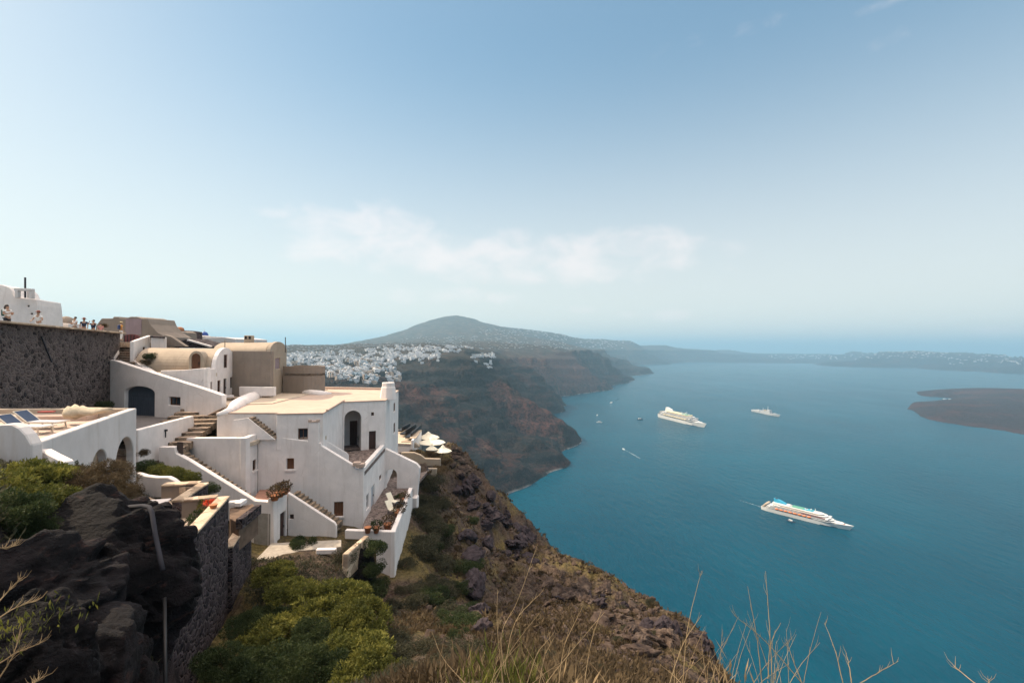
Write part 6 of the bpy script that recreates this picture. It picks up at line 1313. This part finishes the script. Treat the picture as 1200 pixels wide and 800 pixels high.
# table with a white top in front of the flagstones
g = thing('garden_table', 'small table with a pale top at the left end of the flagstones', 'table', H(183, 592, -8.0)); p = H(183, 588, -7.55); m = MB(); m.box(p, (1.0, .7, .06), rz=.3); m.build('tabletop', WHITE, g, bevel=.01)
for sx in (-1, 1):
    for sy in (-1, 1): q = p + Vector((sx * .38, sy * .24, -.25)); m = MB(); m.box(q, (.05, .05, .46)); m.build('leg', BLKM, g)
# two white deck chairs on the cobbles and a small dark table
def deckchair(loc, rz, label):
    g = thing('deck_chair', label, 'deck chair', loc, 'white deck chairs on the cobbled terrace')
    def mk(nm, m, mat): o = m.build(nm, mat, None); o.parent = g
    m = MB(); m.bar((-.5, 0, .38), (.35, 0, .32), .55, .05); mk('seat', m, UMB); m = MB(); m.bar((.33, 0, .34), (.75, 0, .95), .55, .05); mk('backrest', m, UMB)
    for sx in (-.42, .3):
        for s in (-1, 1): m = MB(); m.bar((sx, s * .27, .34), (sx + .05, s * .27, 0), .04); mk('leg', m, BLKM)
    g.rotation_euler = (0, 0, rz)
deckchair(H(462, 592, AZ), 2.6, 'white deck chair nearer the arch of the garden wall'); deckchair(H(461, 602, AZ), 2.5, 'white deck chair nearer the parapet corner')
g = thing('terrace_table', 'small dark round table beside the two white deck chairs', 'table', H(469, 599, AZ)); p = H(469, 599, AZ); m = MB(); m.lathe([(.4, .68), (.4, .72)], p, 14); m.build('tabletop', BLKM, g); m = MB(); m.tube([p, p + Vector((0, 0, .7))], .05, 8); m.build('leg', BLKM, g)
# odds and ends on the hall roof edge
for i, (x, y) in enumerate(((331, 452), (335, 451), (338, 453), (350, 453), (356, 452))): boulder_ = bpy.data.objects.new('rubble_stone', dmesh[i % 4]); COL.objects.link(boulder_); boulder_.location = H(x, y + 3, RZ + .1); boulder_.scale = (.22, .18, .16); tag(boulder_, 'small dark stone lying at the back of the flat roof', 'stone', 'stones on the flat roof')

# ================================================================ people
SKIN = M("skin", (.42, .25, .17), .6, .05); HAIR = M("dark_hair", (.03, .02, .015), .6, .2)
def skin_obj(name, verts, edges, rads, mat, parent, sub=2):
    me = bpy.data.meshes.new(name); me.from_pydata([tuple(v) for v in verts], edges, []); o = bpy.data.objects.new(name, me); COL.objects.link(o)
    o.modifiers.new('s', 'SKIN'); o.modifiers.new('u', 'SUBSURF').levels = sub
    for v, r_ in zip(me.skin_vertices[0].data, rads): v.radius = (r_, r_) if isinstance(r_, float) else r_
    me.skin_vertices[0].data[0].use_root = True
    dg = bpy.context.evaluated_depsgraph_get(); m2 = bpy.data.meshes.new_from_object(o.evaluated_get(dg)); bpy.data.objects.remove(o); m2.materials.clear(); m2.materials.append(mat); m2.polygons.foreach_set('use_smooth', [True] * len(m2.polygons))
    q = bpy.data.objects.new(name, m2); COL.objects.link(q); q.parent = parent; return q
def person(px, py, D, label, shirt, legs, rz=0, arms='down', hat=None, bag=None, scale=1., longhair=False, lean=0., sitting=False):
    top = W(px, py, D); g = thing('person', label, 'person', Vector((top.x, top.y, top.z - 1.72 * scale)))
    ay, az = lean, 0
    V = dict(pel=(0, 0, .95), sp=(0, -.02 - lean * .4, 1.15), ch=(0, -lean * .8, 1.36), nk=(0, -lean, 1.49), hd=(0, -.02 - lean, 1.56), ht=(0, -lean, 1.66))
    names = list(V); P = [V[k] for k in names]; E = [(0, 1), (1, 2), (2, 3), (3, 4), (4, 5)]; Rr = [(.135, .10), (.125, .09), (.15, .10), .052, .085, .075]
    def chain(root, pts, rads):
        last = root
        for p, r_ in zip(pts, rads): P.append(p); Rr.append(r_); E.append((last, len(P) - 1)); last = len(P) - 1
    for s in (-1, 1):
        if sitting: chain(0, [(s * .09, -.05, .90), (s * .12, -.42, .88), (s * .12, -.46, .48), (s * .12, -.58, .42)], [.085, .065, .045, .04])
        else: chain(0, [(s * .09, 0, .86), (s * .11, -.02, .48), (s * .12, .02, .09), (s * .13, -.12, .04)], [.085, .058, .038, .036])
        if arms == 'down': a = [(s * .18, -lean, 1.40), (s * .24, -.02 - lean, 1.12), (s * .23, -.12 - lean, .86), (s * .22, -.17 - lean, .78)]
        elif arms == 'camera': a = [(s * .18, -lean, 1.40), (s * .33, -.12, 1.36), (s * .12, -.26, 1.58), (s * .05, -.30, 1.62)]
        elif arms == 'phone': a = [(s * .18, 0, 1.40), (s * .23, -.04, 1.14), (s * .10, -.28, 1.22), (s * .04, -.34, 1.27)]
        elif arms == 'rail': a = [(s * .18, -lean, 1.40), (s * .30, -lean - .05, 1.14), (s * .26, -lean - .28, 1.02), (s * .24, -lean - .36, 1.0)]
        chain(2, a, [.055, .042, .032, .035])
    skin_obj('body', P, E, Rr, SKIN, g)
    ia = 2
    sh = [P[0], P[1], P[2], (0, -lean, 1.44)]; se = [(0, 1), (1, 2), (2, 3)]; sr = [(.155, .12), (.148, .112), (.172, .122), (.07, .07)]
    base = 6
    for k in range(2):
        o_ = 6 + k * 8 + 4; sh += [P[o_], tuple(.5 * (a + b) for a, b in zip(P[o_], P[o_ + 1]))]; n = len(sh); se += [(2, n - 2), (n - 2, n - 1)]; sr += [.072, .062]
    skin_obj('shirt', sh, se, sr, shirt, g)
    lg = [(0, 0, .97)]; le = []; lr = [(.15, .115)]
    for k in range(2):
        o_ = 6 + k * 8; lg += [P[o_], P[o_ + 1]] + ([P[o_ + 2]] if legs[1] else []); n = len(lg)
        le += ([(0, n - 3), (n - 3, n - 2), (n - 2, n - 1)] if legs[1] else [(0, n - 2), (n - 2, n - 1)]); lr += [.10, .075] + ([.055] if legs[1] else [])
    skin_obj('trousers' if legs[1] else 'shorts', lg, le, lr, legs[0], g)
    hx, hy, hz = P[5]
    m = MB(); m.lathe([(.075, -.05), (.092, .0), (.085, .06), (.05, .095), (.01, .105)], (hx, hy + .03, hz), 12); o = m.build('hair', HAIR, None, smooth=True); o.parent = g
    if longhair: m = MB(); m.tube([(hx, hy + .07, hz + .05), (hx, hy + .12, hz - .1), (hx, hy + .13, hz - .32)], [.07, .075, .03], 8); o = m.build('long_hair', HAIR, None, smooth=True); o.parent = g
    m = MB(); m.lathe([(.004, -.03), (.02, -.01), (.004, .03)], (hx, hy - .115, hz - .06), 6); o = m.build('nose', SKIN, None); o.parent = g
    if hat: m = MB(); m.lathe([(.17, .02), (.17, .035), (.10, .05), (.095, .12), (.05, .145)], (hx, hy, hz), 14); o = m.build('hat', hat, None, smooth=True); o.parent = g
    if bag: m = MB(); m.box((0, .17, 1.25), (.30, .18, .42)); o = m.build('backpack', bag, None, bevel=.04); o.parent = g
    g.rotation_euler = (0, 0, rz); g.scale = (scale,) * 3; return g
CW = M("white_cotton", (.72, .70, .68), .8, .05); CD = M("navy_cotton", (.025, .03, .06), .8, .1); CP = M("pink_cotton", (.62, .26, .24), .8, .05); CO = M("amber_cotton", (.75, .33, .05), .8, .05); CK = M("dark_shorts", (.03, .03, .04), .8, .1); CG = M("green_bag", (.05, .12, .10), .7, .1); CB = M("blue_bag", (.03, .05, .13), .7, .1); HT = M("brown_hat", (.22, .08, .06), .8, .1); HS = M("straw_hat", (.55, .42, .24), .8, .1)
person(8.5, 357.5, 28.3, 'long-haired person in a light top and dark shorts looking at a phone', CW, (CK, False), 1.5, 'phone', longhair=True, bag=CG)
person(46, 365, 32.3, 'person in a white shirt and brown hat with both hands on the wall', CW, (CW, True), .2, 'rail', hat=HT, lean=.08)
person(88, 371.5, 37.0, 'person in a white shirt with folded arms, left in the close group', CW, (CK, False), -.2, 'phone')
person(98.5, 373, 38.0, 'person in a navy shirt in the middle of the close group', CD, (CP, False), .7, 'down', hat=HT)
person(109.5, 375, 39.0, 'person in navy with raised elbows taking a picture', CD, (CK, True), .1, 'camera')
person(118, 379, 39.8, 'small person in pink sitting low beside the one taking a picture', CP, (CP, False), .9, 'down', scale=.82)
person(142, 377.5, 43.6, 'person in an amber shirt and white trousers with a blue backpack at the stair head', CO, (CW, True), 2.6, 'down', hat=HS, bag=CB)
